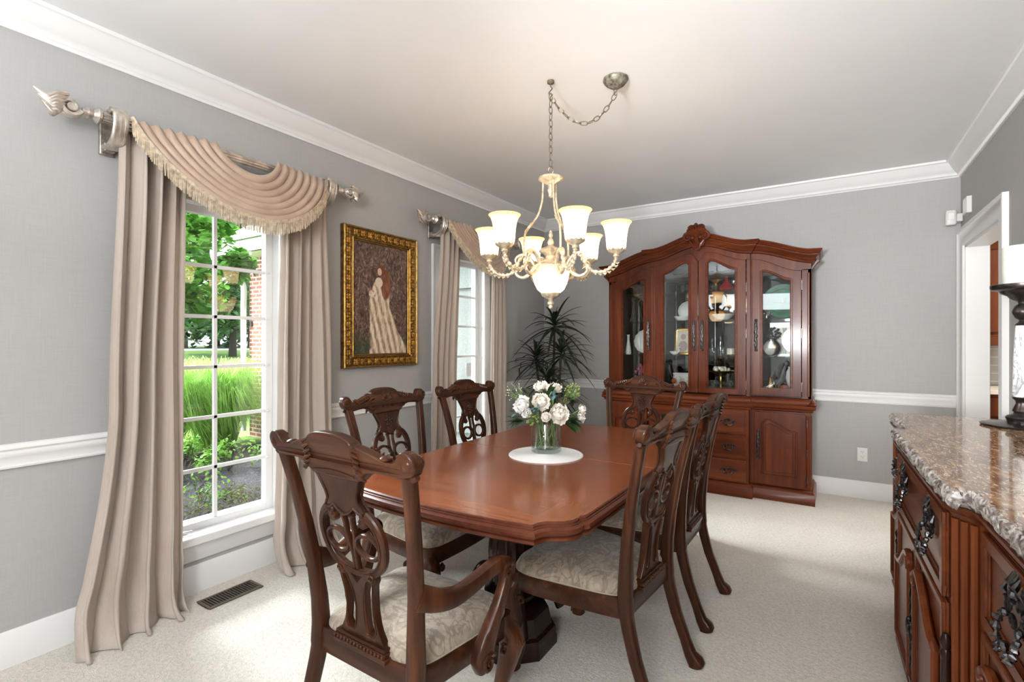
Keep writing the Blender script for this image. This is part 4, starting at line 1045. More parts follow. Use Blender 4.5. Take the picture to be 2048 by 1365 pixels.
b = MB(); b.tube([(0, .05, -.127), (0, .01, .06)], .004, 6, M=M); obj('strut', b, MAT['iron'], t)
t = thing('swan_figurine', 'little white swan figurine beside the gold photo frame', 'figurine', P(-.262, -.225, F1))
b = MB(); b.sph((0, 0, .020), .021, 14, (1.7, 1, .95)); b.loft(spline([(.028, 0, .024), (.045, 0, .045), (.036, 0, .066), (.046, 0, .076), (.058, 0, .070)], 3), [.009, .007, .005, .007, .003], 8); b.loft([(-.026, 0, .028), (-.05, 0, .034)], [.012, .002], 8); obj('body', b, MAT['white'], t)
t = thing('keepsake_box', 'white embossed box with floral relief at the bottom, middle left door', 'box', P(-.205, -.17, F0))
b = MB(); b.box(-.075, .075, -.05, .05, 0, .14); obj('body', b, MAT['white'], t, flat=True, bevel=.006)
b = MB(); rnd = random.Random(8)
for k in range(46): b.sph((rnd.uniform(-.066, .066), -.051, rnd.uniform(.012, .128)), rnd.uniform(.005, .010), 6, (1, .4, 1))
obj('floral_relief', b, MAT['cream'], t)
b = MB(); b.box(-.078, .078, -.053, .053, .14, .155); obj('lid', b, MAT['white'], t, flat=True, bevel=.005)
t = thing('round_figurine', 'orange round-headed figurine in front of the embossed box', 'figurine', P(-.255, -.275, F0))
b = MB(); b.lathe([(.02, 0), (.024, .02), (.014, .05), (.012, .056)], 14); obj('body', b, MAT['cream'], t); b = MB(); b.sph((0, 0, .08), .026, 14); obj('head', b, MAT['orange'], t)
simple('dark_vase', 'tall slim black vase at the hinge side of the middle left door', 'vase', P(-.335, -.18, F0), MB().lathe([(.022, 0), (.026, .03), (.018, .12), (.012, .20), (.016, .23)], 18), MAT['black'])
# middle right
t = thing('red_vase', 'red glass bottle vase on the top shelf, middle right door', 'vase', P(.198, -.17, F3)); b = MB(); b.lathe([(.04, 0), (.062, .012), (.068, .035), (.045, .065), (.016, .10), (.012, .135), (.017, .145)], 24); obj('body', b, MAT['red'], t)
simple('crystal_bowl', 'cut crystal bowl beside the red vase on the top shelf', 'bowl', P(.098, -.18, F3), MB().lathe([(.03, 0), (.05, .02), (.062, .06), (.058, .06), (.04, .02), (.0001, .01)], 24, mod=lambda a, z, i: 1+.04*cos(12*a), cap=False), MAT['crystal'])
simple('crystal_globe', 'cut crystal globe behind the red vase on the top shelf', 'ornament', P(.25, -.08, F3), MB().lathe([(.03, 0), (.055, .03), (.075, .09), (.065, .15), (.045, .18)], 20, mod=lambda a, z, i: 1+.05*cos(10*a+i*.9)), MAT['crystal'])
simple('amber_dish', 'amber pedestal dish above the crystal bowl, middle right door', 'dish', P(.085, -.07, F3), MB().lathe([(.03, 0), (.01, .02), (.01, .09), (.04, .115), (.065, .125), (.0001, .118)], 24, cap=False), MAT['amber'])
simple('oval_bowl', 'white boat-shaped bowl on the upper shelf, middle right door', 'bowl', P(.165, -.16, F2), MB().lathe([(.04, 0), (.06, .01), (.10, .055), (.096, .056), (.05, .014), (.0001, .010)], 32, cap=False), MAT['white'])
for x, lab, s in ((.072, 'crystal decanter with stopper nearest the door pull, middle right door', .92), (.145, 'taller crystal decanter with stopper, middle right door', 1.05)):
    t = thing('decanter', lab, 'decanter', P(x, -.17, F1), group='crystal decanters in the china cabinet')
    b = MB(); b.lathe([(q*s, z*s) for q, z in ((.030, 0), (.034, .01), (.034, .07), (.020, .085), (.010, .095), (.010, .118), (.016, .122))], 20, mod=lambda a, z, i: 1+.03*cos(8*a)); obj('body', b, MAT['crystal'], t)
    b = MB(); b.lathe([(q*s, z*s) for q, z in ((.007, .121), (.009, .13), (.016, .145), (.010, .17), (.0005, .180))], 14); obj('stopper', b, MAT['crystal'], t)
t = thing('jar_candle', 'cream candle in a low dish beside the decanters', 'candle', P(.235, -.17, F1)); b = MB(); b.lathe([(.035, .006), (.035, .065), (.028, .068)], 20); obj('wax', b, MAT['cream'], t); b = MB(); b.lathe([(.03, 0), (.048, .002), (.052, .012), (.048, .012), (.03, .006)], 20); obj('dish', b, MAT['brass'], t)
t = thing('gold_basket', 'gold rimmed basket of dried pods in the middle right door', 'basket', P(.145, -.15, F0)); b = MB(); b.lathe([(.05, 0), (.012, .02), (.012, .13), (.06, .155), (.115, .178), (.118, .186), (.110, .186), (.05, .165), (.0001, .16)], 32, cap=False); obj('pedestal_bowl', b, MAT['brass'], t)
for k in range(11):
    rnd = random.Random(k+40); a = k*2.39; r = .018*math.sqrt(k)+.012
    simple('dried_pod', 'pale round dried pod heaped in the gold rimmed basket', 'pod', P(.145+r*cos(a), -.15+r*sin(a)*.9, F0+.196+.012*(k < 5)), MB().sph((0, 0, 0), .020, 8, (1, 1, .9)), MAT['cream'], 'dried pods in the gold basket')
for x, y, lab, s in ((.10, -.24, 'crystal bowl under the gold basket on its door-pull side', 1.0), (.235, -.23, 'crystal bowl under the gold basket on its hinge side', .9)):
    simple('crystal_bowl', lab, 'bowl', P(x, y, F0), MB().lathe([(.03*s, 0), (.034*s, .01), (.06*s, .06), (.066*s, .095), (.06*s, .095), (.03*s, .02), (.0001, .012)], 24, mod=lambda a, z, i: 1+.06*cos(9*a+i), cap=False), MAT['crystal'])
# right section
t = thing('oval_platter', 'green oval platter with a gold centre and two dark birds, rightmost glass door', 'platter', P(.66, -.10, F2))
M = Matrix.Translation((0, 0, .158)) @ Matrix.Rotation(rad(80), 4, 'X') @ Matrix.Diagonal((1.12, 1, 1, 1))
gm = plain('green_glaze', (.02, .16, .085, 1), .25, var=.4, vs=14); om = plain('ochre_glaze', (.42, .33, .09, 1), .3, var=.3, vs=10)
b = MB(); b.lathe([(.0001, 0), (.10, 0), (.112, .008), (.152, .016), (.153, .020), (.11, .013), (.0001, .006)], 48, M=M, cap=False); obj('rim', b, gm, t)
b = MB(); b.lathe([(.0001, .0065), (.10, .0075), (.108, .012)], 48, M=M, cap=False); obj('centre', b, om, t)
b = MB(); b.lathe([(.100, .0080), (.106, .0115), (.112, .0155)], 48, M=M, cap=False); ct = obj('gold_ring', b, MAT['golddark'], t)
b = MB()
for x in (.01, .055): b.sph((x, .004, .009), .017, 12, (.75, 1.15, .15), M); b.sph((x+.004, .024, .009), .009, 10, (1, 1, .2), M)
b.tube([tuple(M @ Vector((-.07, -.004, .009))), tuple(M @ Vector((0, -.022, .009))), tuple(M @ Vector((.08, -.030, .009)))], .003, 6)
obj('bird_motif', b, MAT['black'], t)
t = thing('silver_flower', 'small silver flower ornament in front of the green platter', 'ornament', P(.535, -.22, F2)); b = MB(); rnd = random.Random(3)
for k in range(22): b.sph((rnd.gauss(0, .022), rnd.gauss(0, .014), .04+rnd.gauss(0, .02)), .010, 6)
obj('petals', b, MAT['chrome'], t); b = MB(); b.lathe([(.02, 0), (.006, .006), (.005, .04)], 12); obj('stem', b, MAT['chrome'], t)
t = thing('teardrop_dish', 'polished silver teardrop dish standing on the lower shelf, rightmost glass door', 'dish', P(.575, -.22, F1)); M = Matrix.Translation((0, 0, .066)) @ Matrix.Rotation(rad(78), 4, 'X')
b = MB(); b.lathe([(.0001, .0), (.05, .002), (.066, .012), (.072, .014), (.066, .018), (.05, .008), (.0001, .006)], 40, M=M, mod=lambda a, z, i: 1+.32*max(0, cos(a-PI/2))**8 if i > 1 else 1, cap=False); obj('dish', b, MAT['chrome'], t)
b = MB(); b.tube([(-.03, .03, .002), (0, .0, .03), (.03, .03, .002)], .003, 6); obj('rest', b, MAT['chrome'], t)
t = thing('silver_ball', 'openwork dark silver flower ball above the teardrop dish', 'ornament', P(.585, -.12, F1)); b = MB(); rnd = random.Random(9)
for k in range(48):
    q = Vector((rnd.gauss(0, 1), rnd.gauss(0, 1), rnd.gauss(0, 1))).normalized()*.050; b.sph((q.x, q.y, q.z+.20), .012, 6)
obj('flower_head', b, MAT['pewter'], t); b = MB(); b.lathe([(.03, 0), (.008, .01), (.006, .16)], 12); obj('stem', b, MAT['pewter'], t)
t = thing('relief_plaque', 'cream relief plaque with columns behind the silver pieces', 'plaque', P(.665, -.07, F1)); b = MB(); b.box(-.115, .115, -.008, .008, 0, .30); obj('panel', b, MAT['cream'], t, flat=True, bevel=.004)
b = MB(); b.box(-.115, .115, -.02, -.008, .255, .30); b.box(-.115, .115, -.018, -.008, 0, .02)
for x in (-.085, .0, .085): b.lathe([(.016, .02), (.012, .03), (.011, .22), (.016, .24), (.018, .255)], 12, (x, -.012, 0))
for x in (-.043, .043): b.sph((x, -.01, .13), .026, 10, (1, .4, 1))
obj('column_relief', b, MAT['white'], t, ang=40)
t = thing('cat_figurine', 'grey long-necked animal figurine at the bottom, rightmost glass door', 'figurine', P(.63, -.13, F0)); b = MB()
b.loft(spline([(-.05, 0, .06), (-.02, 0, .085), (.015, 0, .13), (.03, 0, .20), (.045, 0, .245)], 4), [(.03, .028), (.036, .03), (.026, .024), (.016, .015), (.014, .013)], 10); b.sph((.052, -.004, .262), .020, 10, (1, .9, 1)); b.loft([(.045, 0, .27), (.04, 0, .295)], [.007, .001], 6); b.loft([(.062, 0, .272), (.066, 0, .295)], [.007, .001], 6)
for x, y in ((-.055, -.018), (-.055, .018), (.0, -.018), (.0, .018)): b.loft([(x, y, .08), (x-.004, y, .04), (x, y, 0)], [.013, .009, .010], 8)
b.loft(spline([(-.06, 0, .06), (-.09, 0, .07), (-.10, 0, .095)], 3), [.008, .003], 6); obj('body', b, MAT['grey'], t)
t = thing('brass_bell', 'brushed gold bell-shaped pear at the bottom, rightmost glass door', 'ornament', P(.565, -.235, F0)); b = MB(); b.lathe([(.04, 0), (.062, .008), (.058, .04), (.038, .085), (.022, .12), (.014, .145), (.0005, .155)], 28); obj('body', b, MAT['brass'], t); b = MB(); b.tube([(0, 0, .15), (.004, 0, .175)], .004, 6); obj('stem', b, MAT['iron'], t)
for x, y, r, lab, mt in ((.672, -.20, .042, 'mottled red glass apple at the bottom, rightmost glass door', 'orange'), (.70, -.26, .026, 'small orange glass fruit in front of the red glass apple', 'amber')):
    t = thing('glass_fruit', lab, 'ornament', P(x, y, F0)); b = MB(); b.lathe([(.0001, r*.12), (r*.5, 0), (r*.95, r*.6), (r, r*1.05), (r*.7, r*1.7), (r*.25, r*1.85), (.0001, r*1.6)], 24, cap=False); obj('body', b, MAT[mt], t); b = MB(); b.tube([(0, 0, r*1.6), (.004, 0, r*2.2)], .003, 6); obj('stem', b, MAT['iron'], t)
simple('white_urn', 'white urn behind the red glass apple', 'vase', P(.725, -.10, F0), MB().lathe([(.03, 0), (.016, .02), (.04, .08), (.052, .13), (.046, .19), (.03, .22), (.036, .235)], 24), MAT['white'])
# ------------------------------------------------------------------ sideboard (front looks along -X, root on the floor at the wall)
sb = thing('sideboard', 'long cherry sideboard with a brown marble top along the doorway wall', 'sideboard', (3.676, 2.16, 0), rad(1.3))
SF, SS = -.572, -.520        # front plane of middle / ends
mw, ew = .43, 1.06
T0, T1 = .918, .965
def sb_plan(o=0.0):
    """outline from far back corner around the front to the near back corner (travel so that left is outward)"""
    c = [(-.002, ew+o), (SS-o, ew+o)]
    c += [(SS-o, mw+.115+o*.3), (SS-.006-o, mw+.085), (SF+.016-o, mw+.05), (SF-o, mw+.03)]
    c += [(SF-o, -mw-.03), (SF+.016-o, -mw-.05), (SS-.006-o, -mw-.085), (SS-o, -mw-.115-o*.3)]
    c += [(SS-o, -ew-o), (-.002, -ew-o)]
    return c
b = MB()
b.box(SF, -.004, -mw, mw, .10, .905)
for s in (-1, 1):
    a0, a1 = sorted((s*(mw+.09), s*ew)); b.box(SS, -.004, a0, a1, .10, .905)
    a0, a1 = sorted((s*mw, s*(mw+.09))); b.prism([(SF, s*mw), (SF+.012, s*(mw+.03)), (SS, s*(mw+.09)), (-.004, s*(mw+.09)), (-.004, s*mw)], lambda x, y: (x, y, .10), lambda x, y: (x, y, .905))
obj('case', b, MAT['side'], sb, flat=True, bevel=.003)
b = MB(); b.sweep([(x, y, 0) for x, y in sb_plan()], [(a, z) for a, z in ((.0, 0), (-.02, 0), (-.02, .04), (-.012, .055), (.0, .07), (.008, .088), (.016, .098), (.006, .108), (.0, .11), (.03, .11), (.03, 0))][::1] , N=(0, 0, -1)) if False else None
def band(nm, prof, mat):
    b = MB(); P_ = [(x, y, 0) for x, y in sb_plan()]
    b.sweep(P_[::-1], [(-a, z) for a, z in prof] if False else prof, N=(0, 0, 1)); return obj(nm, b, mat, sb, ang=40)
# reversed plan travels near -> far along the front: left of travel (+Y) is -X = outward
band('base_moulding', [(-.03, .012), (-.012, .012), (-.012, .03), (-.004, .05), (.004, .07), (.010, .088), (.018, .094), (.018, .104), (.006, .112), (-.03, .112)], MAT['sidey'])
band('top_moulding', [(-.03, .885), (.002, .885), (.006, .895), (.012, .900), (.022, .905), (.026, .918), (-.03, .918)], MAT['sidey'])
for y in (-ew+.05, ew-.05, -mw+.03, mw-.03):
    for x in ((SF if abs(y) < mw else SS)+.045,):
        b = MB(); b.lathe([(.022, 0), (.036, .006), (.040, .016), (.03, .024)], 16, (x, y, 0)); obj('foot', b, MAT['side'], sb)
def framed(b, y0, y1, z0, z1, xf, t=.018, fr=.030):
    """drawer or door slab with a stepped frame around a sunk field"""
    b.box(xf-t*.45, xf, y0, y1, z0, z1)
    for a0, a1, c0, c1 in ((y0, y1, z0, z0+fr), (y0, y1, z1-fr, z1), (y0, y0+fr, z0+fr, z1-fr), (y1-fr, y1, z0+fr, z1-fr)): b.box(xf-t, xf-t*.4, a0, a1, c0, c1)
    f2 = fr*.36; 
    for a0, a1, c0, c1 in ((y0+fr, y1-fr, z0+fr, z0+fr+f2), (y0+fr, y1-fr, z1-fr-f2, z1-fr), (y0+fr, y0+fr+f2, z0+fr, z1-fr), (y1-fr-f2, y1-fr, z0+fr, z1-fr)): b.box(xf-t*.72, xf-t*.4, a0, a1, c0, c1)
RM = Matrix.Rotation(rad(-90), 4, 'Z')     # turns a front made for -Y so that it looks along -X
def arch_panel(par, y0, y1, z0, peak, low, xf, high_at):
    n = 16; Y = [lerp(y0, y1, i/n) for i in range(n+1)]
    def zt(y):
        u = (y-y0)/(y1-y0); u = u if high_at == 'y0' else 1-u
        return lerp(peak, low, sstep((u-.10)/.75))-.022*(1-sstep(u/.08))
    out = [(y0, z0), (y1, z0)]+[(y, zt(y)) for y in reversed(Y)]
    b = MB(); b.plate([out], .012, .004, lambda a, c, q: (xf-.004-q, a, c))
    cl = [(xf-.010, a, c) for a, c in out]; b.loft(cl, [(.012, .014)]*len(cl), 8, 2.3, ref=(1, 0, 0), closed=True)
    cl = [(xf-.006, lerp((y0+y1)/2, a, .86), lerp((z0+low)/2, c, .93)) for a, c in out]; b.loft(cl, [(.008, .007)]*len(cl), 8, 2.3, ref=(1, 0, 0), closed=True)
    ye = y0 if high_at == 'y0' else y1; sg = 1 if high_at == 'y0' else -1
    b.tube([(xf-.016, ye+sg*(.014+p2[0]), peak-.03+p2[1]) for p2 in spiral(0, 0, .020, .004, 1.6, 1.2)], [.011, .007], 8)
    return obj('arched_panel', b, MAT['side'], par)
def side_pull(par, y, z, xf, sc):
    """pierced leafy mount with a wreath-shaped drop handle"""
    b = MB()
    def q(h, v, o): return (h*sc, -o*sc, v*sc)
    for k in (-1, 1):
        b.tube([q(k*(.015+p2[0]), .030+p2[1], .006) for p2 in spiral(0, 0, .013, .003, 2.6, -1.35, 12)], [.0038*sc, .0022*sc], 6)
        b.tube([q(k*(.036+p2[0]), .012+p2[1], .006) for p2 in spiral(0, 0, .012, .003, .6, 1.4, 12)], [.0036*sc, .002*sc], 6)
        b.tube([q(k*(.020+p2[0]), -.004+p2[1], .005) for p2 in spiral(0, 0, .010, .003, 4, -1.3, 12)], [.0032*sc, .002*sc], 6)
        b.sph(q(k*.031, .002, .010), .0062*sc, 8)
        b.loft([q(k*.040, .022, .004), q(k*.048, .030, .008), q(k*.045, .042, .004)], [.002*sc, .0045*sc, .0012*sc], 6)
        b.loft([q(k*.024, .040, .004), q(k*.026, .050, .008), q(k*.020, .060, .004)], [.002*sc, .0045*sc, .0012*sc], 6)
    for k in range(-2, 3):
        a = k*.40; b.loft([q(.006*sin(a), .040, .004), q(.014*sin(a), .050+.006*cos(a), .010), q(.020*sin(a), .056+.016*cos(a), .005)], [.0022*sc, .005*sc, .0012*sc], 6)
    b.sph(q(0, .040, .009), .006*sc, 8)
    bl = spline([q(-.031, .002, .012), q(-.038, -.016, .016), (-.030*sc, -.018*sc, -.036*sc), (-.012*sc, -.019*sc, -.042*sc), (0, -.019*sc, -.032*sc), (.012*sc, -.019*sc, -.042*sc), (.030*sc, -.018*sc, -.036*sc), q(.038, -.016, .016), q(.031, .002, .012)], 5)
    n = len(bl); b.tube(bl, [(.0038+.0016*sin(i*2.1))*sc for i in range(n)], 7)
    for i in range(3, n-3, 3):
        p = bl[i]; b.loft([p, (p[0]*1.10, p[1]-.004*sc, p[2]*1.10), (p[0]*1.22, p[1], p[2]*1.16)], [.0028*sc, .0038*sc, .0012*sc], 5)
    b.sph((0, -.019*sc, -.032*sc), .007*sc, 8)
    T = Matrix.Translation((xf, y, z)) @ RM
    return obj('drop_pull', MB().merge(b, T), MAT['pullmetal'], par)
# middle: one wide drawer over two doors
b = MB(); framed(b, -mw+.018, mw-.018, .655, .880, SF); d = obj('drawer', b, MAT['sidey'], sb, flat=True, bevel=.003)
for y in (-.235, .235): side_pull(d, y, .775, SF-.010, 1.45)
for s in (-1, 1):
    y0, y1 = sorted((s*.004, s*(mw-.018))); b = MB(); framed(b, y0, y1, .118, .640, SF, .018, .020); d = obj('door', b, MAT['side'], sb, flat=True, bevel=.003)
    a0, a1 = (y0+.055, y1-.05)
    arch_panel(d, a0, a1, .18, .585, .48, SF-.012, 'y0' if s > 0 else 'y1')
    b = MB(); yy = s*.022
    b.loft([(SF-.024, yy, .22+i*.013) for i in range(22)], [((.004+.004*abs(sin(i*.9))), .006) for i in range(22)], 8, ref=(1, 0, 0)); obj('escutcheon', b, MAT['pewter'], d)
    b = MB(); b.tube([(SF-.034, yy+.022*sin(a), .36+.022*cos(a)) for a in [2*PI*i/14 for i in range(14)]], .0045, 7, closed=True); b.sph((SF-.03, yy, .385), .009, 8); obj('ring_pull', b, MAT['pewter'], d)
    # turned hinge post beside the door
    b = MB(); yy = s*(mw-.004); b.lathe([(.006, .15), (.013, .155), (.013, .17), (.008, .178), (.012, .19), (.012, .20), (.010, .215), (.0125, .36), (.010, .50), (.013, .515), (.008, .525), (.0125, .54), (.012, .55), (.006, .565)], 14, (SF-.012, yy, 0)); obj('hinge_turning', b, MAT['pedestal'], d)
# ends: drawer over door
for s in (-1, 1):
    y0, y1 = sorted((s*(mw+.105), s*(ew-.03))); b = MB(); framed(b, y0, y1, .655, .880, SS); d = obj('drawer', b, MAT['sidey'], sb, flat=True, bevel=.003); side_pull(d, (y0+y1)/2, .775, SS-.010, 1.45)
    b = MB(); framed(b, y0, y1, .118, .640, SS, .018, .020); d = obj('door', b, MAT['side'], sb, flat=True, bevel=.003)
    arch_panel(d, y0+.05, y1-.05, .18, .585, .48, SS-.012, 'y1' if s < 0 else 'y0')
    b = MB()
    yy = s*(mw+.045)
    for k in range(3): b.loft([(SF+.003+k*.014, yy+s*(k-1)*.023, .13), (SF+.003+k*.014, yy+s*(k-1)*.023, .88)], [(.009, .010)]*2, 8, 2, ref=(1, 0, 0))
    obj('fluted_stile', b, MAT['side'], sb)
# marble top: polished face with a rough chiselled edge
def top_outline(o):
    pts = sb_plan(o); fr = pts[2:10]
    mid = spline(fr, 4)
    return [pts[0], pts[1]]+mid+[pts[10], pts[11]]
tp = MB(); o2 = top_outline(.016)
tp.prism(o2, lambda x, y: (min(x, -.002), y, T0+.001), lambda x, y: (min(x, -.002), y, T1))
top = obj('marble_top', tp, MAT['marble'], sb, flat=True)
rnd = random.Random(11); b = MB()
line = top_outline(.016)[::-1]; dense = []
for a, c in zip(line, line[1:]):
    k = max(1, int(math.dist(a, c)/.011)); dense += [(lerp(a[0], c[0], i/k), lerp(a[1], c[1], i/k)) for i in range(k)]
dense.append(line[-1]); m = len(dense); prof = [(-.004, T1), (.004, T1-.0015), (.010, T1-.008), (.013, T1-.018), (.012, T1-.028), (.009, T1-.038), (.003, T0+.002), (-.006, T0)]
vs = []; kk = len(prof)
for i, (x, y) in enumerate(dense):
    p0, p1 = dense[max(0, i-1)], dense[min(m-1, i+1)]; tx, ty = p1[0]-p0[0], p1[1]-p0[1]; L = math.hypot(tx, ty) or 1; nx, ny = -ty/L, tx/L
    for j, (o, z) in enumerate(prof):
        q = 0 if j in (0, kk-1) else rnd.uniform(-.0055, .0045)
        if j == 0: q = rnd.uniform(-.004, .002)
        vs.append((min(-.002, x+nx*(o+q)), y+ny*(o+q), z+(rnd.uniform(-.003, .003) if 0 < j < kk-1 else 0)))
fs = [(i*kk+j, i*kk+j+1, (i+1)*kk+j+1, (i+1)*kk+j) for i in range(m-1) for j in range(kk-1)]
b.add(vs, fs); obj('chiselled_edge', b, MAT['chisel'], top, ang=70)
# candle stand and pillar candle
cx, cyy = 3.545, 2.99
t = thing('candle_stand', 'tall dark bronze and white marble candle stand on the sideboard', 'candle holder', (cx, cyy, T1+.0005))
b = MB(); b.lathe([(.12, 0), (.136, .003), (.138, .008), (.118, .013), (.075, .016), (.05, .022), (.052, .030), (.056, .038), (.05, .046), (.034, .052), (.028, .06), (.034, .068), (.03, .08), (.022, .10), (.024, .112), (.032, .120), (.034, .128)], 36); obj('base', b, MAT['iron'], t)
b = MB(); b.lathe([(.030, .128), (.034, .14), (.030, .30), (.024, .425), (.022, .436)], 28); obj('marble_shaft', b, MAT['whitemarble'], t)
b = MB(); b.lathe([(.020, .434), (.026, .440), (.014, .452), (.012, .460), (.024, .468), (.034, .490), (.034, .500), (.026, .520), (.014, .530), (.016, .538), (.04, .552), (.05, .565), (.07, .575), (.075, .585), (.10, .592), (.104, .600), (.104, .612), (.10, .614)], 36); obj('drip_plate', b, MAT['iron'], t)
t = thing('pillar_candle', 'thick ivory pillar candle on the dark candle stand', 'candle', (cx, cyy, T1+.0005+.6145))
b = MB(); b.lathe([(.063, 0), (.065, .003), (.065, .160), (.062, .164), (.05, .158), (.0001, .154)], 40, cap=False); obj('wax', b, MAT['wax'], t)
b = MB(); b.tube([(0, 0, .154), (.001, 0, .168)], .0018, 6); obj('wick', b, MAT['black'], t)
# ------------------------------------------------------------------ chandelier
LX, LY = 1.574, 2.384
ch = thing('chandelier', 'ivory gilt chandelier with six upturned amber glass shades and a centre bowl', 'chandelier', (LX, LY, 0))
cm = MAT['chand']
def arm_dir(deg):
    a = rad(deg); return (cos(a)*RX+sin(a)*FX, cos(a)*RY+sin(a)*FY)     # angle measured from picture-right
angs = [45+60*k for k in range(6)]
# body
rel = lambda a, z, i: 1+.035*cos(10*a+i)
b = MB(); b.lathe([(.0005, 1.935), (.008, 1.925), (.012, 1.905), (.007, 1.893), (.014, 1.880), (.018, 1.865), (.014, 1.852), (.022, 1.843), (.05, 1.834), (.064, 1.823), (.060, 1.816), (.04, 1.806), (.026, 1.792), (.028, 1.782), (.034, 1.772), (.05, 1.765), (.072, 1.752), (.088, 1.742), (.098, 1.735), (.098, 1.724), (.09, 1.722)], 40, mod=rel); obj('body', b, cm, ch)
b = MB(); b.lathe([(.099, 1.729), (.104, 1.722), (.103, 1.712), (.098, 1.685), (.088, 1.645), (.072, 1.612), (.048, 1.592), (.045, 1.592), (.070, 1.615), (.085, 1.647), (.095, 1.686), (.099, 1.722)], 40, cap=False)
bo = obj('centre_bowl', b, MAT['shade'], ch, loc=None)
bo.location = (0, 0, 1.58)
for v in bo.data.vertices: v.co.z -= 1.58
b = MB(); b.lathe([(.050, 1.598), (.052, 1.590), (.046, 1.578), (.026, 1.566), (.014, 1.560), (.010, 1.552), (.018, 1.543), (.016, 1.534), (.008, 1.528), (.012, 1.520), (.010, 1.512), (.0005, 1.505)], 28, mod=lambda a, z, i: 1+.03*cos(9*a)); obj('bottom_finial', b, cm, ch)
# top plate
b = MB(); b.lathe([(.0005, 2.238), (.02, 2.236), (.05, 2.226), (.066, 2.216), (.067, 2.208), (.05, 2.196), (.03, 2.186), (.016, 2.176), (.014, 2.16), (.018, 2.15), (.014, 2.138), (.010, 2.125), (.012, 2.115), (.0005, 2.105)], 32, mod=rel); obj('top_plate', b, cm, ch)
b = MB(); b.tube([(.016*cos(a)*1.0, 0, 2.255+.020*sin(a)) for a in [2*PI*i/20 for i in range(20)]], .003, 6, closed=True); obj('ring', b, MAT['chain'], ch)
for k, dg in enumerate(angs):
    dx, dy = arm_dir(dg)
    R3 = lambda r, z, o=0: (dx*r-dy*o, dy*r+dx*o, z)
    b = MB()
    sc = [(.085, 1.735), (.100, 1.765), (.125, 1.795), (.155, 1.806), (.182, 1.798), (.196, 1.780), (.190, 1.762), (.176, 1.764)]
    b.loft([R3(r, z) for r, z in spline(sc, 4)], [(.011, .009), (.012, .010), (.012, .010), (.010, .009), (.008, .007), (.006, .005), (.005, .004)], 8, 2, ref=(-dy, dx, 0))
    lo = [(.095, 1.728), (.120, 1.700), (.150, 1.682), (.180, 1.690), (.196, 1.712), (.184, 1.728), (.170, 1.716)]
    b.loft([R3(r, z) for r, z in spline(lo, 4)], [(.010, .009), (.011, .010), (.010, .009), (.008, .007), (.005, .004)], 8, 2, ref=(-dy, dx, 0))
    mainp = spline([(.150, 1.800), (.175, 1.776), (.192, 1.738), (.222, 1.706), (.262, 1.698), (.300, 1.708), (.330, 1.732), (.344, 1.758), (.347, 1.778)], 5)
    n = len(mainp)
    b.loft([R3(r, z) for r, z in mainp], [(.0095+.0028*sin(i*1.9), .0095+.0028*sin(i*1.9)) for i in range(n)], 8, 2, ref=(-dy, dx, 0))
    for i in range(10, n-6, 3):
        r, z = mainp[i]; b.loft([R3(r, z-.008, 0), R3(r+.012, z-.014, 0), R3(r+.022, z-.006, 0)], [.003, .007, .002], 6)
    b.tube([R3(.19+p2[0], 1.735+p2[1]) for p2 in spiral(0, 0, .022, .004, PI*.5, -1.3)], [.006, .004], 6)
    arm = obj('arm', b, cm, ch)
    b = MB(); c = R3(.347, 0); b.lathe([(.010, 1.772), (.016, 1.778), (.013, 1.786), (.026, 1.794), (.040, 1.802), (.048, 1.812), (.047, 1.818), (.036, 1.818), (.03, 1.812), (.0005, 1.81)], 24, (c[0], c[1], 0), mod=lambda a, z, i: 1+.03*cos(12*a)); obj('cup', b, cm, arm)
    b = MB(); b.lathe([(.040, .0), (.047, .005), (.0505, .025), (.0525, .055), (.0555, .085), (.0605, .112), (.0685, .134), (.0795, .1475), (.0785, .149), (.0665, .1345), (.0585, .112), (.0535, .085), (.0505, .055), (.0485, .025), (.042, .007)], 36, cap=False)
    sh = obj('glass_shade', b, MAT['shade'], arm); sh.location = (c[0], c[1], 1.806)
    b = MB(); b.sph((c[0], c[1], 1.862), .021, 12, (1, 1, 1.25)); obj('bulb', b, MAT['bulb'], arm)
    ld = bpy.data.lights.new('bulb_light', 'POINT'); ld.energy = .45; ld.color = (1, .90, .78); ld.shadow_soft_size = .03
    lo_ = bpy.data.objects.new('bulb_light', ld); COL.objects.link(lo_); lo_.parent = arm; lo_.location = (c[0], c[1], 1.915)
    if k in (0, 2, 4):
        rp = spline([(.042, 2.205), (.043, 2.15), (.048, 2.09), (.070, 2.02), (.110, 1.965), (.140, 1.925), (.148, 1.88), (.150, 1.83), (.150, 1.80)], 4)
        b = MB(); b.loft([R3(r, z) for r, z in rp], [(.0055, .0055)]*len(rp), 8)
        for i in (0, 1, 2):
            b.loft([R3(.118+i*.012, 1.955-i*.020), R3(.112+i*.012, 1.975-i*.02, (i-1)*.008), R3(.100+i*.012, 1.992-i*.02, (i-1)*.016)], [.003, .007, .001], 6)
        b.sph(R3(.150, 1.81), .009, 8); obj('support_rod', b, cm, ch)
ld = bpy.data.lights.new('bowl_light', 'POINT'); ld.energy = 1.2; ld.color = (1, .90, .78); ld.shadow_soft_size = .03
lo_ = bpy.data.objects.new('bowl_light', ld); COL.objects.link(lo_); lo_.parent = bo; lo_.location = (0, 0, .09)
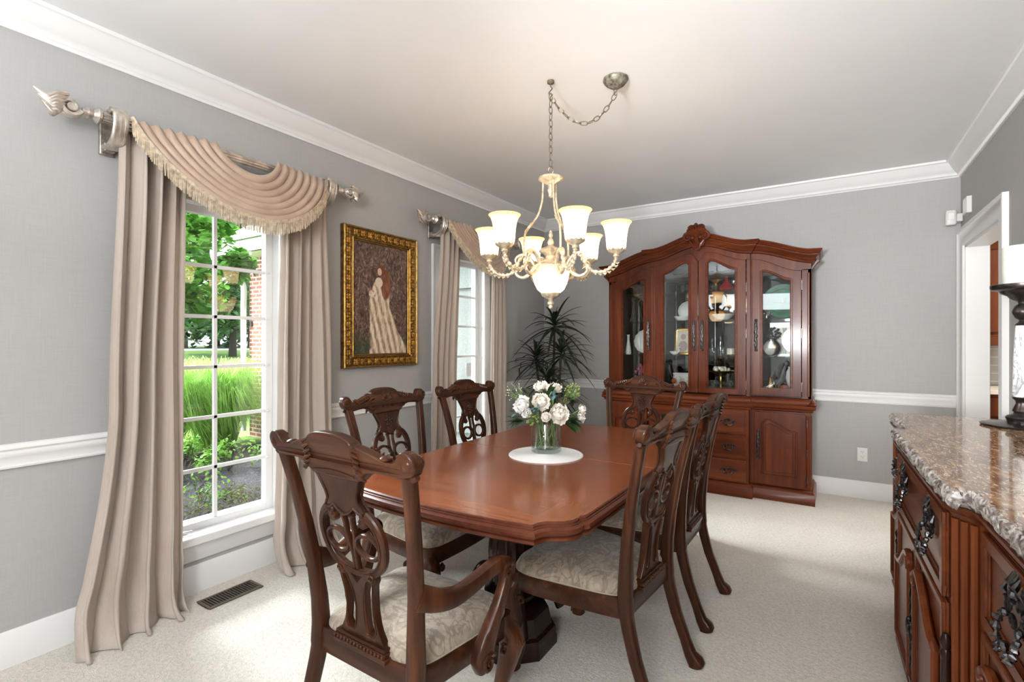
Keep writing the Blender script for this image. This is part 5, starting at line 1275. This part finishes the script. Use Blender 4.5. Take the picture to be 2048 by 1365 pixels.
# chain to the ceiling hook, swagged to the canopy
CX_, CY_ = 1.877-LX, 2.550-LY
b = MB(); b.lathe([(.0005, H-.001), (.020, H-.001), (.019, H-.012), (.010, H-.018)], 16)
b.tube(spline([(0, 0, H-.016), (0, 0, H-.03), (.008*RX, .008*RY, H-.040), (0, 0, H-.052), (-.010*RX, -.010*RY, H-.066), (0, 0, H-.080), (.010*RX, .010*RY, H-.074)], 4), .0035, 6); obj('ceiling_hook', b, MAT['chain'], ch)
def link_at(p, d, k):
    d = Vector(d).normalized(); s = d.cross(Vector((0, 0, 1)) if abs(d.z) < .95 else Vector((RX, RY, 0))).normalized(); n = d.cross(s)
    w = s if k % 2 else n
    if abs(d.z) > .95: w = (s*cos(.6)+n*sin(.6)) if k % 2 else (n*cos(.6)-s*sin(.6))
    b = MB(); pts = []
    for i in range(16):
        a = 2*PI*i/16; pts.append(tuple(Vector(p)+d*(.0215*cos(a))+w*(.0105*sin(a))))
    b.tube(pts, .0026, 6, closed=True); obj('chain_link', b, MAT['chain'], ch)
z = H-.088; k = 0
while z > 2.285: link_at((0, 0, z), (0, 0, 1), k); z -= .0355; k += 1
pts = []
for i in range(201):
    u = i/200; zz = lerp(H-.085, H-.085, u)-.150*4*u*(1-u)*(.94+.12*u); pts.append(Vector((CX_*u, CY_*u, zz)))
acc = 0; k = 0; nxt = .022
for a, c in zip(pts, pts[1:]):
    acc += (c-a).length
    if acc >= nxt: link_at(c, c-a, k); k += 1; nxt += .0365
b = MB(); b.lathe([(.0005, H-.001), (.066, H-.001), (.067, H-.008), (.062, H-.018), (.048, H-.034), (.030, H-.046), (.016, H-.053), (.008, H-.058), (.010, H-.066), (.006, H-.072)], 36, (CX_, CY_, 0), mod=lambda a, z, i: 1+.02*cos(9*a+i)); b.tube([(CX_+.009*cos(a)*RX, CY_+.009*cos(a)*RY, H-.078+.011*sin(a)) for a in [2*PI*i/14 for i in range(14)]], .0025, 6, closed=True); obj('canopy', b, MAT['canopy'], ch)
# ------------------------------------------------------------------ curtains, swags, rods
RXO, RZ = .120, 2.330          # rod distance from the wall, height
def finial(b, y, s):
    """carved scroll with leaf plume, pointing along s*Y"""
    b.lathe([(.020, 0), (.034, .004), (.036, .014), (.026, .022), (.018, .030), (.024, .038), (.026, .048), (.016, .056), (.014, .068)], 20, M=Matrix.Translation((RXO, y, RZ)) @ Matrix.Rotation(rad(-90*s), 4, 'X'))
    cy = y+s*.108
    for o in (-1, 0, 1):
        b.tube([(RXO+o*.015, cy-s*p2[0], RZ+.002+p2[1]) for p2 in spiral(0, 0, .038, .006, -.3, -1.55, 22)], [.011, .006], 8)
    b.loft([(RXO-.022, cy, RZ), (RXO+.022, cy, RZ)], [.015, .015], 14)
    rnd = random.Random(4)
    for lay, xo, nk in ((0, -.020, 6), (1, .020, 6), (2, 0, 7)):
        for k in range(nk):
            u = k/(nk-1); q = rnd.uniform(.92, 1.06)
            p0 = (lerp(.010, .036, u), lerp(.046, -.030, u)); p1 = (lerp(.046, .050, u), lerp(.034, -.040, u)); p2 = (lerp(.074, .058, u)*q, lerp(.012, -.036, u)); p3 = (lerp(.112, .082, u)*q, lerp(.036, -.012, u)+.006*sin(k*2))
            pts = spline([(RXO+xo*.9, cy+s*p0[0], RZ+p0[1]), (RXO+xo*1.25, cy+s*p1[0], RZ+p1[1]), (RXO+xo, cy+s*p2[0], RZ+p2[1]), (RXO+xo*.5, cy+s*p3[0], RZ+p3[1])], 4)
            b.loft(pts, [(.008, .009), (.013, .011), (.012, .010), (.003, .003)], 7)
def rod(label, y0, y1):
    t = thing('curtain_rod', label, 'curtain rod', (0, 0, 0))
    b = MB(); b.lathe([(.026, 0), (.026, y1-y0)], 44, M=Matrix.Translation((RXO, y0, RZ)) @ Matrix.Rotation(rad(-90), 4, 'X'), mod=lambda a, z, i: 1+.06*cos(14*a)); obj('pole', b, MAT['silver'], t, ang=20)
    for y, s in ((y0, -1), (y1, 1)):
        b = MB(); finial(b, y, s); obj('finial', b, MAT['silver'], t)
    for y in (y0+.055, y1-.055):
        b = MB()
        b.box(0, .020, y-.028, y+.028, RZ-.135, RZ+.02); b.box(.018, .055, y-.022, y+.022, RZ-.125, RZ-.085)
        br = obj('bracket', b, MAT['silverdark'], t, flat=True, bevel=.005)
        b = MB()
        cu = spline([(RXO-.050, y, RZ+.036), (RXO, y, RZ+.041), (RXO+.040, y, RZ+.034), (RXO+.054, y, RZ+.004), (RXO+.048, y, RZ-.045), (RXO+.020, y, RZ-.090), (RXO-.030, y, RZ-.112), (RXO-.080, y, RZ-.105)], 4)
        b.loft(cu, [(.030, .012)]*len(cu), 12, 3, ref=(0, 1, 0))
        for o in (-.018, 0, .018): b.tube([(q[0], q[1]+o, q[2]) for q in [(RXO+.044, y, RZ+.03), (RXO+.064, y, RZ+.0), (RXO+.058, y, RZ-.048), (RXO+.028, y, RZ-.096), (RXO-.03, y, RZ-.120)]], .007, 6)
        b.tube([(RXO+.03, y-.034, RZ+.034), (RXO+.03, y+.034, RZ+.034)], .014, 10)
        obj('scroll_holder', b, MAT['silver'], br)
rod('carved silver curtain rod with scroll finials over the near window', .942-.055, 2.072+.055)
rod('carved silver curtain rod with scroll finials over the far window', 3.168-.055, 4.17+.055)
def panel(label, ytop, ymid, ybot, nf, seed, xb=(.10, .20), amp=.040, pud=True, group='linen curtain panels', ph=0):
    """folded drape; y ranges at the top, hip and floor"""
    rnd = random.Random(seed); jit = [rnd.uniform(.55, 1.35) for _ in range(40)]; off = [rnd.uniform(-.010, .012) for _ in range(40)]
    zt, zb = RZ-.015, .004
    def f(u, v):
        h = v                                   # 0 top, 1 floor
        if h < .55: a, c = (lerp(ytop[i], ymid[i], sstep(h/.55)) for i in (0, 1))
        else: a, c = (lerp(ymid[i], ybot[i], ((h-.55)/.45)**1.5) for i in (0, 1))
        k = u*nf; i = int(k) % 40; p = 2*PI*k+ph
        w = sin(p); sharp = w*(1+.35*abs(w))*.8
        A = amp*lerp(.75, 1.15, h)*jit[i]*(.9+.25*sin(3*h+i))
        x = lerp(RXO-.005, lerp(*xb, u), sstep(h))+A*sharp+off[i]*h
        y = lerp(a, c, u)+.45*A*sin(2*p)*(.5+.5*h)+.016*sin(4*h+i*1.7)*h
        z = lerp(zt, zb, h)
        if h > .93 and pud:
            q = (h-.93)/.07; x += .055*q*q*(1+.5*w)+.02*q; z = lerp(z, .006+.010*(1+sin(p*1.5+i))*(1-q), q*.8); y += .02*q*sin(p*.7+seed)
        if h > .80: x += .010*sin(h*60+i)*(h-.80)/.2; 
        return (max(.030, x), y, max(.004, z))
    b = MB(); b.grid(f, nf*14, 64)
    o = obj('curtain', b, MAT['curtain'], ang=180, solid=.003); return tag(o, label, 'curtain', group)
panel('full-length linen curtain nearest the camera, on the left of the near window', (.955, 1.235), (.905, 1.218), (.765, 1.235), 4, 1, (.135, .115), .050)
panel('full-length linen curtain between the near window and the framed painting', (1.755, 2.060), (1.715, 2.100), (1.70, 2.15), 4, 2, (.12, .10), .040, True)
panel('full-length linen curtain between the framed painting and the far window', (3.180, 3.44), (3.07, 3.40), (3.05, 3.42), 4, 3, (.11, .10), .036)
panel('full-length linen curtain beside the leafy corner plant', (3.93, 4.16), (3.90, 4.20), (3.86, 4.24), 4, 4, (.11, .10), .036)
def swag(label, ya0, ya1, yb0, yb1, d0, d1, low, seed):
    """ya0..ya1: spread on the rod at the near side (lower..upper edge), yb1..yb0 far side; d0/d1 drop of upper/lower edge; low = where it hangs lowest"""
    nfold = 7
    def f(u, v):
        e = v**.85
        y0 = lerp(ya1, ya0, v); y1 = lerp(yb0, yb1, v); dr = lerp(d0, d1, e)
        # skewed catenary
        uu = u**lerp(1.0, math.log(.5)/math.log(low), 1)
        s_ = max(0., 4*uu*(1-uu)); sag = s_**.70
        y = lerp(y0, y1, u); z = RZ+.034-dr*sag-.018*v*(1-sag)
        fold = sin(2*PI*nfold*v+.6*sin(3*u)); am = .036*(.35+.65*min(1, 3.2*u*(1-u)))
        x = RXO+.038+.008*v+(.025+.075*v)*sag**.8+am*fold*(.6+.4*sag)
        z += .018*cos(2*PI*nfold*v+.6*sin(3*u))*(.4+.6*sag)
        return (x, y, z)
    b = MB(); b.grid(f, 48, 98); o = obj('swag_valance', b, MAT['swag'], ang=180, solid=.003)
    tag(o, label, 'valance')
    b = MB(); n = 150; rnd = random.Random(seed)
    ed = [Vector(f(i/600, 1)) for i in range(601)]; L = [0]
    for a, c in zip(ed, ed[1:]): L.append(L[-1]+(c-a).length)
    tape = MB(); tape.loft([tuple(p+Vector((.004, 0, 0))) for p in ed[::8]], [(.010, .003)]*len(ed[::8]), 6, 2, ref=(0, 0, 1))
    n = int(L[-1]/.0085); j = 0
    for i in range(n):
        q = L[-1]*(i+.5)/n
        while L[j+1] < q: j += 1
        p = ed[j].lerp(ed[j+1], (q-L[j])/(L[j+1]-L[j]+1e-9)); ln = .072*rnd.uniform(.93, 1.07); sx, sy = rnd.uniform(-.004, .004), rnd.uniform(-.003, .003)
        b.loft([(p.x+.004, p.y, p.z), (p.x+.005+sx*.4, p.y+sy*.5, p.z-ln*.5), (p.x+.004+sx, p.y+sy, p.z-ln)], [.0026, .0036, .0030], 5)
    fr = obj('bullion_fringe', b, MAT['fringe'], o); fr['kind'] = 'stuff'
    obj('fringe_heading', tape, MAT['fringe'], o); return o
swag('beige fringed swag draped over the rod of the near window', .985, 1.36, 1.70, 2.03, .135, .395, .52, 1)
swag('beige fringed swag draped over the rod of the far window', 3.21, 3.53, 3.84, 4.13, .135, .39, .52, 2)
# ------------------------------------------------------------------ framed painting
PY, PZ = 2.622, 1.645; ph, pv = .360, .500
t = thing('framed_painting', 'ornate gold framed painting of a pale draped figure between the windows', 'painting', (.004, PY, PZ))
b = MB(); fp = [(0, 0), (0, .034), (.006, .040), (.012, .036), (.016, .030), (.070, .026), (.074, .032), (.080, .034), (.088, .026), (.098, .018), (.098, 0)]
b.sweep([(0, ph, -pv), (0, ph, pv), (0, -ph, pv), (0, -ph, -pv)], fp, N=(1, 0, 0), closed=True)
obj('frame', b, MAT['golddark'], t, ang=40)
b = MB()
for o, h, r in ((.008, .036, .006), (.080, .032, .005), (.092, .022, .0045)):
    b.loft([(h, s1*(ph-o), s2*(pv-o)) for s1, s2 in ((1, -1), (1, 1), (-1, 1), (-1, -1))], [(r, r)]*4, 8, 2, ref=(1, 0, 0), closed=True)
obj('gilt_edge', b, MAT['gold'], t)
b = MB()
def along():
    c = .043
    for s in (-1, 1):
        n = 15
        for i in range(n): yield (s*(ph-c), lerp(-pv+c, pv-c, i/(n-1)), 0)
        m = 10
        for i in range(1, m): yield (lerp(-ph+c, ph-c, i/m), s*(pv-c), 1)
for y, z, hz in along():
    for k in range(4):
        a = PI/4+PI/2*k; b.sph((.030, y+.013*cos(a), z+.013*sin(a)), .0115, 6, (.7, 1, 1))
    b.sph((.036, y, z), .006, 6)
    for s in (-1, 1):
        q = [(.028, y+(0 if not hz else .024)+s*(.018 if not hz else 0)+(p2[0] if not hz else p2[1]), z+(.033 if not hz else 0)+s*(0 if not hz else .018)+(p2[1] if not hz else p2[0])) for p2 in spiral(0, 0, .012, .003, 1, 1.2*s, 9)]
        b.tube(q, [.004, .0025], 5)
obj('carved_leaves', b, MAT['gold'], t)
pt = NT('oil_painting'); tc = pt.n('ShaderNodeTexCoord'); sx = pt.n('ShaderNodeSeparateXYZ'); pt.l(tc.outputs['Object'], sx.inputs[0])
Y = pt.math('DIVIDE', sx.outputs[1], .262*2); Zn = pt.math('ADD', pt.math('DIVIDE', sx.outputs[2], .402*2), .5)
n1 = pt.noise(pt.coord((1, 5, 3)), 5, 7, 2.2, .65); n2 = pt.noise(pt.coord((1, 14, 4)), 4, 4, .8)
bg = pt.ramp(n1, [(.30, (.022, .014, .012)), (.44, (.085, .050, .040)), (.56, (.19, .115, .088)), (.70, (.42, .32, .24))])
gr = pt.ramp(n1, [(.3, (.022, .026, .016)), (.6, (.075, .085, .05)), (.75, (.17, .17, .11))])
bg = pt.mix(pt.ramp(Zn, [(.06, (1, 1, 1)), (.24, (0, 0, 0))]), bg, gr)
def prof_ramp(st): return pt.ramp(Zn, [(p, (v, v, v)) for p, v in st])
nz = pt.math('MULTIPLY', pt.math('SUBTRACT', n2, .5), .05)
cen = pt.math('SUBTRACT', prof_ramp([(.03, .66), (.2, .56), (.45, .46), (.65, .50), (.85, .50)]), .5)
wid = prof_ramp([(.03, .40), (.05, .36), (.22, .27), (.42, .20), (.56, .19), (.64, .15), (.70, .05), (.705, 0)])
dd = pt.math('ABSOLUTE', pt.math('ADD', pt.math('SUBTRACT', Y, cen), nz))
fig = pt.math('SMOOTH_MIN', 1.0, pt.math('MULTIPLY', pt.math('SUBTRACT', wid, dd), 40), .2); fig = pt.math('MAXIMUM', fig, 0)
fold = pt.math('ADD', pt.math('MULTIPLY', pt.math('SINE', pt.math('MULTIPLY', pt.math('ADD', Y, pt.math('MULTIPLY', Zn, .45)), 58)), .18), n2)
dress = pt.ramp(fold, [(.30, (.30, .20, .13)), (.50, (.58, .45, .32)), (.70, (.78, .66, .50))])
c = pt.mix(fig, bg, dress)
def blob(cy, cz, ry, rz, soft=8):
    a = pt.math('POWER', pt.math('DIVIDE', pt.math('SUBTRACT', Y, cy), ry), 2); b_ = pt.math('POWER', pt.math('DIVIDE', pt.math('SUBTRACT', Zn, cz), rz), 2)
    q = pt.math('MULTIPLY', pt.math('SUBTRACT', 1, pt.math('ADD', a, b_)), soft); return pt.math('MAXIMUM', pt.math('MINIMUM', q, 1), 0)
c = pt.mix(blob(.085, .64, .10, .155, 3), c, pt.ramp(n2, [(.3, (.10, .035, .02)), (.7, (.30, .12, .06))]))
c = pt.mix(blob(-.005, .765, .075, .052), c, (.17, .06, .032, 1)); c = pt.mix(blob(-.03, .755, .042, .036, 5), c, (.66, .44, .32, 1))
c = pt.mix(blob(-.045, .655, .075, .05, 4), c, (.70, .57, .43, 1)); c = pt.mix(blob(-.16, .545, .075, .035, 4), c, pt.ramp(n1, [(.4, (.45, .10, .07)), (.55, (.75, .66, .52))]))
pt.set(col=c, rough=.5, spec=.3)
b = MB(); b.box(.004, .012, -ph+.096, ph-.096, -pv+.096, pv-.096); obj('canvas', b, pt.m, t, flat=True)
# ------------------------------------------------------------------ corner plant
PX, PYY = .40, 4.60
t = thing('potted_dracaena', 'tall dark-leaved dracaena plant in the corner beside the far curtain', 'plant', (PX, PYY, 0))
b = MB(); b.lathe([(.12, 0), (.13, .01), (.155, .26), (.168, .30), (.168, .325), (.152, .325), (.145, .28), (.0001, .275)], 36, cap=False); obj('pot', b, MAT['pot'], t)
b = MB(); b.lathe([(.0001, .285), (.147, .283)], 30, cap=False); obj('soil', b, MAT['soil'], t)
rnd = random.Random(12)
for hx, hy, hz, nl, L in ((.02, .03, 1.46, 40, .46), (.16, -.09, 1.18, 36, .42), (-.15, -.05, 1.10, 34, .42), (.05, -.16, .90, 30, .40), (-.02, .08, .78, 26, .40)):
    b = MB(); b.tube(spline([(hx*.3, hy*.3, .28), (hx*.7, hy*.7, lerp(.28, hz, .5)), (hx, hy, hz+.03)], 6), [.015, .011], 8); cn = obj('cane', b, MAT['cane'], t)
    b = MB()
    for k in range(nl):
        a = k*2.3999+rnd.random()*.4; u = k/nl; el = lerp(1.35, -.35, u**.8)+rnd.uniform(-.15, .15); l = L*rnd.uniform(.75, 1.1)*(.55 if el > 1.1 else 1)
        d = Vector((cos(a)*cos(el), sin(a)*cos(el), sin(el))); p0 = Vector((hx, hy, hz+.10*(1-u)-.02)); s_ = Vector((-sin(a), cos(a), 0)); dr = rnd.uniform(.30, .62)
        p0w = p0.x+PX; 
        def f(uu, v, d=d, p0=p0, s_=s_, l=l, dr=dr):
            c = p0+d*(l*v)+Vector((0, 0, -1))*(dr*l*v*v); w = .0185*(1-v)**.45*(.55+.45*min(1, v*6)); x = (uu-.5)*2
            q = c+s_*(x*w)+Vector((0, 0, abs(x)*w*.45))
            return (max(-PX+.02, q.x), min(D-PYY-.02, q.y), q.z)
        b.grid(f, 2, 9)
    obj('leaf_crown', b, MAT['leafdark'], t, ang=50)
# ------------------------------------------------------------------ garden and neighbours outside
GZ = -.42
def lz(x): return lerp(GZ-.02, .62, sstep((-5.2-x)/34)) if x < -5.2 else GZ-.02
b = MB(); b.grid(lambda u, v: (lerp(-75, -5.2, u), lerp(-40, 70, v), lz(lerp(-75, -5.2, u))), 60, 4); struct('lawn', b, MAT['lawn'])
b = MB(); b.grid(lambda u, v: (lerp(-5.5, -.17, u), lerp(-6, 5.5, v), GZ+.015*sin(lerp(-5.5, -.17, u)*7+v*33)+.012*sin(v*121-u*25)), 40, 60); struct('mulch_bed', b, MAT['mulch'], ang=60)
b = MB(); b.box(-46, -37, -30, 70, .5, .66); struct('road', b, MAT['road'], flat=True)
# projecting brick wing
WX0, WY = -6.25, 5.2
t = thing('brick_wing', 'brick wing of the house with grey gutter outside the near window', 'building', (WX0, WY, GZ))
b = MB(); b.box(0, 2.9, 0, 6, -.3, 3.35); obj('brick_wall', b, MAT['brick'], t, flat=True)
b = MB(); b.box(2.9, 6.08, .02, .4, -.3, 3.35); obj('stucco_wall', b, MAT['siding'], t, flat=True)
b = MB(); b.box(2.85, 6.08, -.01, .03, .55, .68); b.box(2.85, 6.08, -.01, .03, 2.45, 2.62); obj('stucco_band', b, MAT['siding'], t, flat=True)
b = MB(); b.box(-.42, 6.08, -.42, 6, 3.30, 3.36); b.box(-.42, 6.08, -.40, -.36, 3.30, 3.52); b.box(-.42, -.36, -.42, 6, 3.30, 3.52); obj('soffit', b, MAT['gutter'], t, flat=True)
b = MB(); gp = [(0, 0), (.10, 0), (.13, .05), (.12, .10), (.14, .14), (0, .14)]
b.sweep([(6.08, -.42, 3.38), (-.42, -.42, 3.38), (-.42, 6, 3.38)], [(-a, z) for a, z in gp]); obj('gutter', b, MAT['gutter'], t)
b = MB(); b.loft(spline([(-.30, -.50, 3.42), (-.30, -.49, 3.28), (-.24, -.42, 3.12), (-.10, -.16, 2.88), (-.04, -.09, 2.76), (-.04, -.09, 2.4)], 4)+[(-.04, -.09, .1)], [(.05, .04)]*22, 8, 4, ref=(1, 0, 0)); obj('downspout', b, MAT['gutter'], t)
b = MB(); b.prism([(-.50, 3.50), (6.08, 3.50), (6.08, 5.6), (2.2, 5.6)], lambda x, z: (x, -.5+(z-3.5)*1.3, z), lambda x, z: (x, -.42+(z-3.5)*1.3, z+.08)); obj('roof', b, MAT['shingle'], t, flat=True)
b = MB(); b.box(.05, .11, -.03, 0, 2.02, 2.12); obj('hose_bib', b, MAT['black'], t, flat=True)
# maple branches close to the glass
def leaf_cloud(b, pts, n, size, seed, lobes=True):
    rnd = random.Random(seed)
    for k in range(n):
        c, r = rnd.choice(pts); q = Vector((rnd.gauss(0, 1), rnd.gauss(0, 1), rnd.gauss(0, 1))).normalized()*r*rnd.random()**.4
        p = Vector(c)+q; s = size*rnd.uniform(.6, 1.25); M = Matrix.Translation(p) @ Matrix.Rotation(rnd.uniform(0, 6.3), 4, 'Z') @ Matrix.Rotation(rnd.uniform(-.9, .9), 4, 'X') @ Matrix.Rotation(rnd.uniform(-.6, .6), 4, 'Y')
        if lobes: sh = [(0, -.4, 0), (.35, -.35, .06), (.55, -.05, .1), (.3, .1, .03), (.33, .45, .08), (0, .75, -.05), (-.33, .45, .08), (-.3, .1, .03), (-.55, -.05, .1), (-.35, -.35, .06)]
        else: sh = [(0, -.5, 0), (.25, -.1, .05), (.2, .3, .03), (0, .6, -.05), (-.2, .3, .03), (-.25, -.1, .05)]
        b.add([tuple(M @ (Vector(x)*s)) for x in sh], [tuple(range(len(sh)))])
t = thing('maple_tree', 'green maple tree with leaves close outside the near window', 'tree', (-4.6, 2.15, GZ))
b = MB(); b.tube(spline([(0, 0, -.1), (.03, 0, .8), (0, .05, 1.9), (.1, .1, 3.2), (0, .1, 4.6)], 5), [.10, .04], 9)
for q in (((0, .05, 1.7), (.5, .55, 2.05), (.8, 1.1, 2.3)), ((0, .05, 2.0), (-.2, .6, 2.4), (-.3, 1.2, 2.5)), ((.05, .1, 2.6), (.6, .6, 3.0), (.9, 1.2, 3.2)), ((0, .05, 1.5), (.4, .3, 1.75), (.7, .7, 1.7))): b.tube(spline(list(q), 4), [.035, .012], 6)
obj('trunk', b, MAT['bark'], t)
b = MB(); leaf_cloud(b, [((.5, .5, 2.05), .42), ((.75, 1.0, 2.35), .36), ((.9, .75, 2.9), .55), ((.2, .6, 2.5), .5), ((-.3, 1.1, 2.6), .45), ((.8, 1.0, 3.3), .42), ((0, .2, 3.8), 1.0), ((.6, .55, 1.75), .28), ((.3, .25, 3.0), .7), ((.9, 1.42, 2.75), .22), ((-.2, -.4, 2.6), .7)], 3000, .115, 3)
obj('crown', b, MAT['maple'], t, flat=True, weld=False)
# ornamental grass
def grass(name, label, x, y, h, sp, n, seed):
    t = thing(name, label, 'grass', (x, y, GZ), group='ornamental grass clumps in the bed'); rnd = random.Random(seed); b = MB()
    for k in range(n):
        a = rnd.uniform(0, 2*PI); d = Vector((cos(a), sin(a), 0)); s_ = Vector((-sin(a), cos(a), 0)); r = (.15+.85*rnd.random()**.7)*sp; hh = h*rnd.uniform(.45, 1.08); r0 = rnd.uniform(0, .35)*sp; w = .007*rnd.uniform(.8, 1.5); dp = rnd.uniform(.25, .95)
        P_ = [d*(r0+r*.14)+Vector((0, 0, hh*.42)), d*(r0+r*.38)+Vector((0, 0, hh*.80)), d*(r0+r*.68)+Vector((0, 0, hh*(.98-.15*dp))), d*(r0+r*1.0)+Vector((0, 0, hh*(1.0-.75*dp)))]
        P_ = [d*r0]+P_; vs = []
        for i, p in enumerate(P_):
            ww = w*(1-i/4.6); vs += [tuple(p-s_*ww), tuple(p+s_*ww)]
        b.add(vs, [(2*i, 2*i+1, 2*i+3, 2*i+2) for i in range(4)])
    o = obj('blades', b, MAT['grassb'], t, flat=True, weld=False); return t
grass('ornamental_grass', 'fountain of tall ornamental grass nearest the brick wing downspout', -5.75, 4.35, 1.5, .85, 4200, 1)
grass('ornamental_grass', 'tall ornamental grass clump beside the maple trunk', -5.3, 3.25, 1.5, .85, 3600, 2)
def shrub(label, x, y, r, h, n, size, mat, seed, grp):
    t = thing('garden_shrub', label, 'shrub', (x, y, GZ), group=grp); rnd = random.Random(seed); b = MB(); s = MB()
    leaf_cloud(b, [((rnd.uniform(-r, r), rnd.uniform(-r, r), rnd.uniform(h*.4, h)), .12) for _ in range(9)], n, size, seed, False); obj('leaves', b, MAT[mat], t, flat=True, weld=False)
    for k in range(7): s.tube([(0, 0, 0), (rnd.uniform(-r, r)*.5, rnd.uniform(-r, r)*.5, h*.5), (rnd.uniform(-r, r), rnd.uniform(-r, r), h*.95)], .004, 5)
    obj('stems', s, MAT['bark'], t)
g = 'low shrubs in the mulch bed'
shrub('leafy green shrub in the bed in front of the grass beside the maple', -3.9, 3.0, .36, .48, 620, .070, 'shrub', 1, g)
shrub('bright green shoots in front of the fountain grass', -4.0, 3.62, .26, .40, 150, .085, 'shrub', 2, g)
shrub('reddish green groundcover shrub on the far half of the window bed', -1.95, 2.62, .34, .26, 520, .046, 'shrubr', 3, g)
shrub('reddish green shrub against the curtain side of the window bed', -1.75, 2.02, .30, .30, 420, .046, 'shrubr', 4, g)
shrub('sparse green sprig alone on the dark mulch', -2.9, 2.75, .14, .34, 50, .06, 'shrub', 5, g)
shrub('light green sprigs growing through the reddish groundcover', -2.25, 2.55, .22, .34, 170, .048, 'shrub', 6, g)
# far trees
def fartree(label, x, y, h, r, seed, n=900, lo=.35):
    z0 = lz(x); t = thing('garden_tree', label, 'tree', (x, y, z0-.05), group='trees across the lawn'); rnd = random.Random(seed)
    b = MB(); b.tube([(0, 0, 0), (.1, 0, h*.35), (0, .1, h*.8)], [.24, .07], 8); obj('trunk', b, MAT['bark'], t)
    b = MB(); leaf_cloud(b, [((rnd.uniform(-r, r)*.75, rnd.uniform(-r, r)*.75, h*rnd.uniform(lo, .92)), r*.5) for _ in range(22)], n, r*.17, seed, False); obj('crown', b, MAT['fartree'], t, flat=True, weld=False)
def farpos(u, tt): return (CAMX+tt*(FX+u*RX), tt*(FY+u*RY))
for i, (u, tt, h, r, lo, n, lab) in enumerate((
    (-.560, 31, 6.2, 2.5, .28, 1800, 'round pale green tree standing alone on the lawn, seen through the near window'),
    (-.735, 44, 14, 5.5, .15, 1500, 'tall hazy tree behind the near curtain, outermost of the far row'),
    (-.655, 48, 15, 6.0, .12, 2000, 'tall hazy tree behind the maple leaves'),
    (-.590, 52, 15, 6.0, .12, 2000, 'tall hazy tree straight above the lone lawn tree'),
    (-.525, 49, 14, 6.0, .12, 2000, 'tall hazy tree showing between the lone lawn tree and the brick wing'),
    (-.460, 54, 15, 6.5, .12, 1500, 'tall hazy tree rising behind the corner of the brick wing'))):
    x, y = farpos(u, tt); fartree(lab, x, y, h, r, 10+i, n, lo)
# ------------------------------------------------------------------ light
w = bpy.data.worlds.new('sky'); SC.world = w; w.use_nodes = True; nt = w.node_tree
bg = nt.nodes['Background']
tc = nt.nodes.new('ShaderNodeTexCoord'); sp = nt.nodes.new('ShaderNodeSeparateXYZ'); nt.links.new(tc.outputs['Generated'], sp.inputs[0])
rp = nt.nodes.new('ShaderNodeValToRGB'); nt.links.new(sp.outputs[2], rp.inputs[0])
e = rp.color_ramp.elements; e[0].position = 0; e[0].color = (.95, .97, 1, 1); e[1].position = .7; e[1].color = (.62, .78, 1, 1)
nt.links.new(rp.outputs[0], bg.inputs[0]); bg.inputs[1].default_value = 1.05
def area(name, loc, target, sx, sy, power, col=(1, 1, 1)):
    d = bpy.data.lights.new(name, 'AREA'); d.shape = 'RECTANGLE'; d.size = sx; d.size_y = sy; d.energy = power; d.color = col
    o = bpy.data.objects.new(name, d); COL.objects.link(o); o.location = loc
    o.rotation_euler = (Vector(target)-Vector(loc)).to_track_quat('-Z', 'Y').to_euler(); return o
sun = bpy.data.lights.new('sun', 'SUN'); sun.energy = 2.0; sun.angle = rad(2); sun.color = (1, .95, .87); so = bpy.data.objects.new('sun', sun); COL.objects.link(so)
so.rotation_euler = Vector((-.55, .35, -1.0)).to_track_quat('-Z', 'Y').to_euler()
# area lights added outside the windows, out of view, to strengthen the skylight
area('sky_fill_near', (-3.2, 1.2, 4.4), (.6, 1.5, .6), 3.0, 2.4, 110, (.95, .975, 1))
area('sky_fill_far', (-8.0, 3.1, 6.0), (0, 3.62, 1.2), 3.4, 2.2, 2400, (.95, .975, 1))
area('sky_fill_low_near', (-9.0, -3.6, 3.3), (0, 1.5, 1.35), 3.2, 2.0, 1000, (.96, .98, 1))
# unseen fill lights added behind the camera, one facing forward, one facing up
area('rear_fill', (3.12, Y0+.02, 1.45), (2.3, 2.6, .7), 1.05, 2.0, 75, (1, 1, 1))
area('rear_ceiling_fill', (2.1, -.95, 2.08), (2.15, -.75, 2.74), 2.8, 1.3, 46, (.90, .955, 1))
def spot(name, loc, target, power, ang, col, size=.25):
    d = bpy.data.lights.new(name, 'SPOT'); d.energy = power; d.spot_size = rad(ang); d.spot_blend = 1; d.color = col; d.shadow_soft_size = size
    o = bpy.data.objects.new(name, d); COL.objects.link(o); o.location = loc; o.rotation_euler = (Vector(target)-Vector(loc)).to_track_quat('-Z', 'Y').to_euler(); return o
spot('rear_fill_spot', (2.3, -1.6, 1.35), (2.75, 5.1, 2.4), 460, 46, (.95, .98, 1))  # unseen spot added to brighten the far ceiling and back wall
# kitchen: unseen fill lights added overhead and facing the doorway
area('kitchen_light', (4.8, 5.0, 2.55), (4.8, 5.4, 0), .6, .6, 20, (1, .93, .82))
area('kitchen_doorway_fill', (6.5, 4.5, 1.5), (2.4, 4.2, .6), 1.8, 1.6, 34, (1, 1, 1))
v = SC.view_settings; v.view_transform = 'Standard'; v.look = 'None'; v.gamma = 1; v.use_curve_mapping = False; v.exposure = 1.12
c = SC.cycles; c.use_denoising = True; c.max_bounces = 8; c.diffuse_bounces = 5; c.glossy_bounces = 5; c.transmission_bounces = 8; c.transparent_max_bounces = 24
c.caustics_reflective = False; c.caustics_refractive = False; c.sample_clamp_indirect = 6; c.sample_clamp_direct = 0
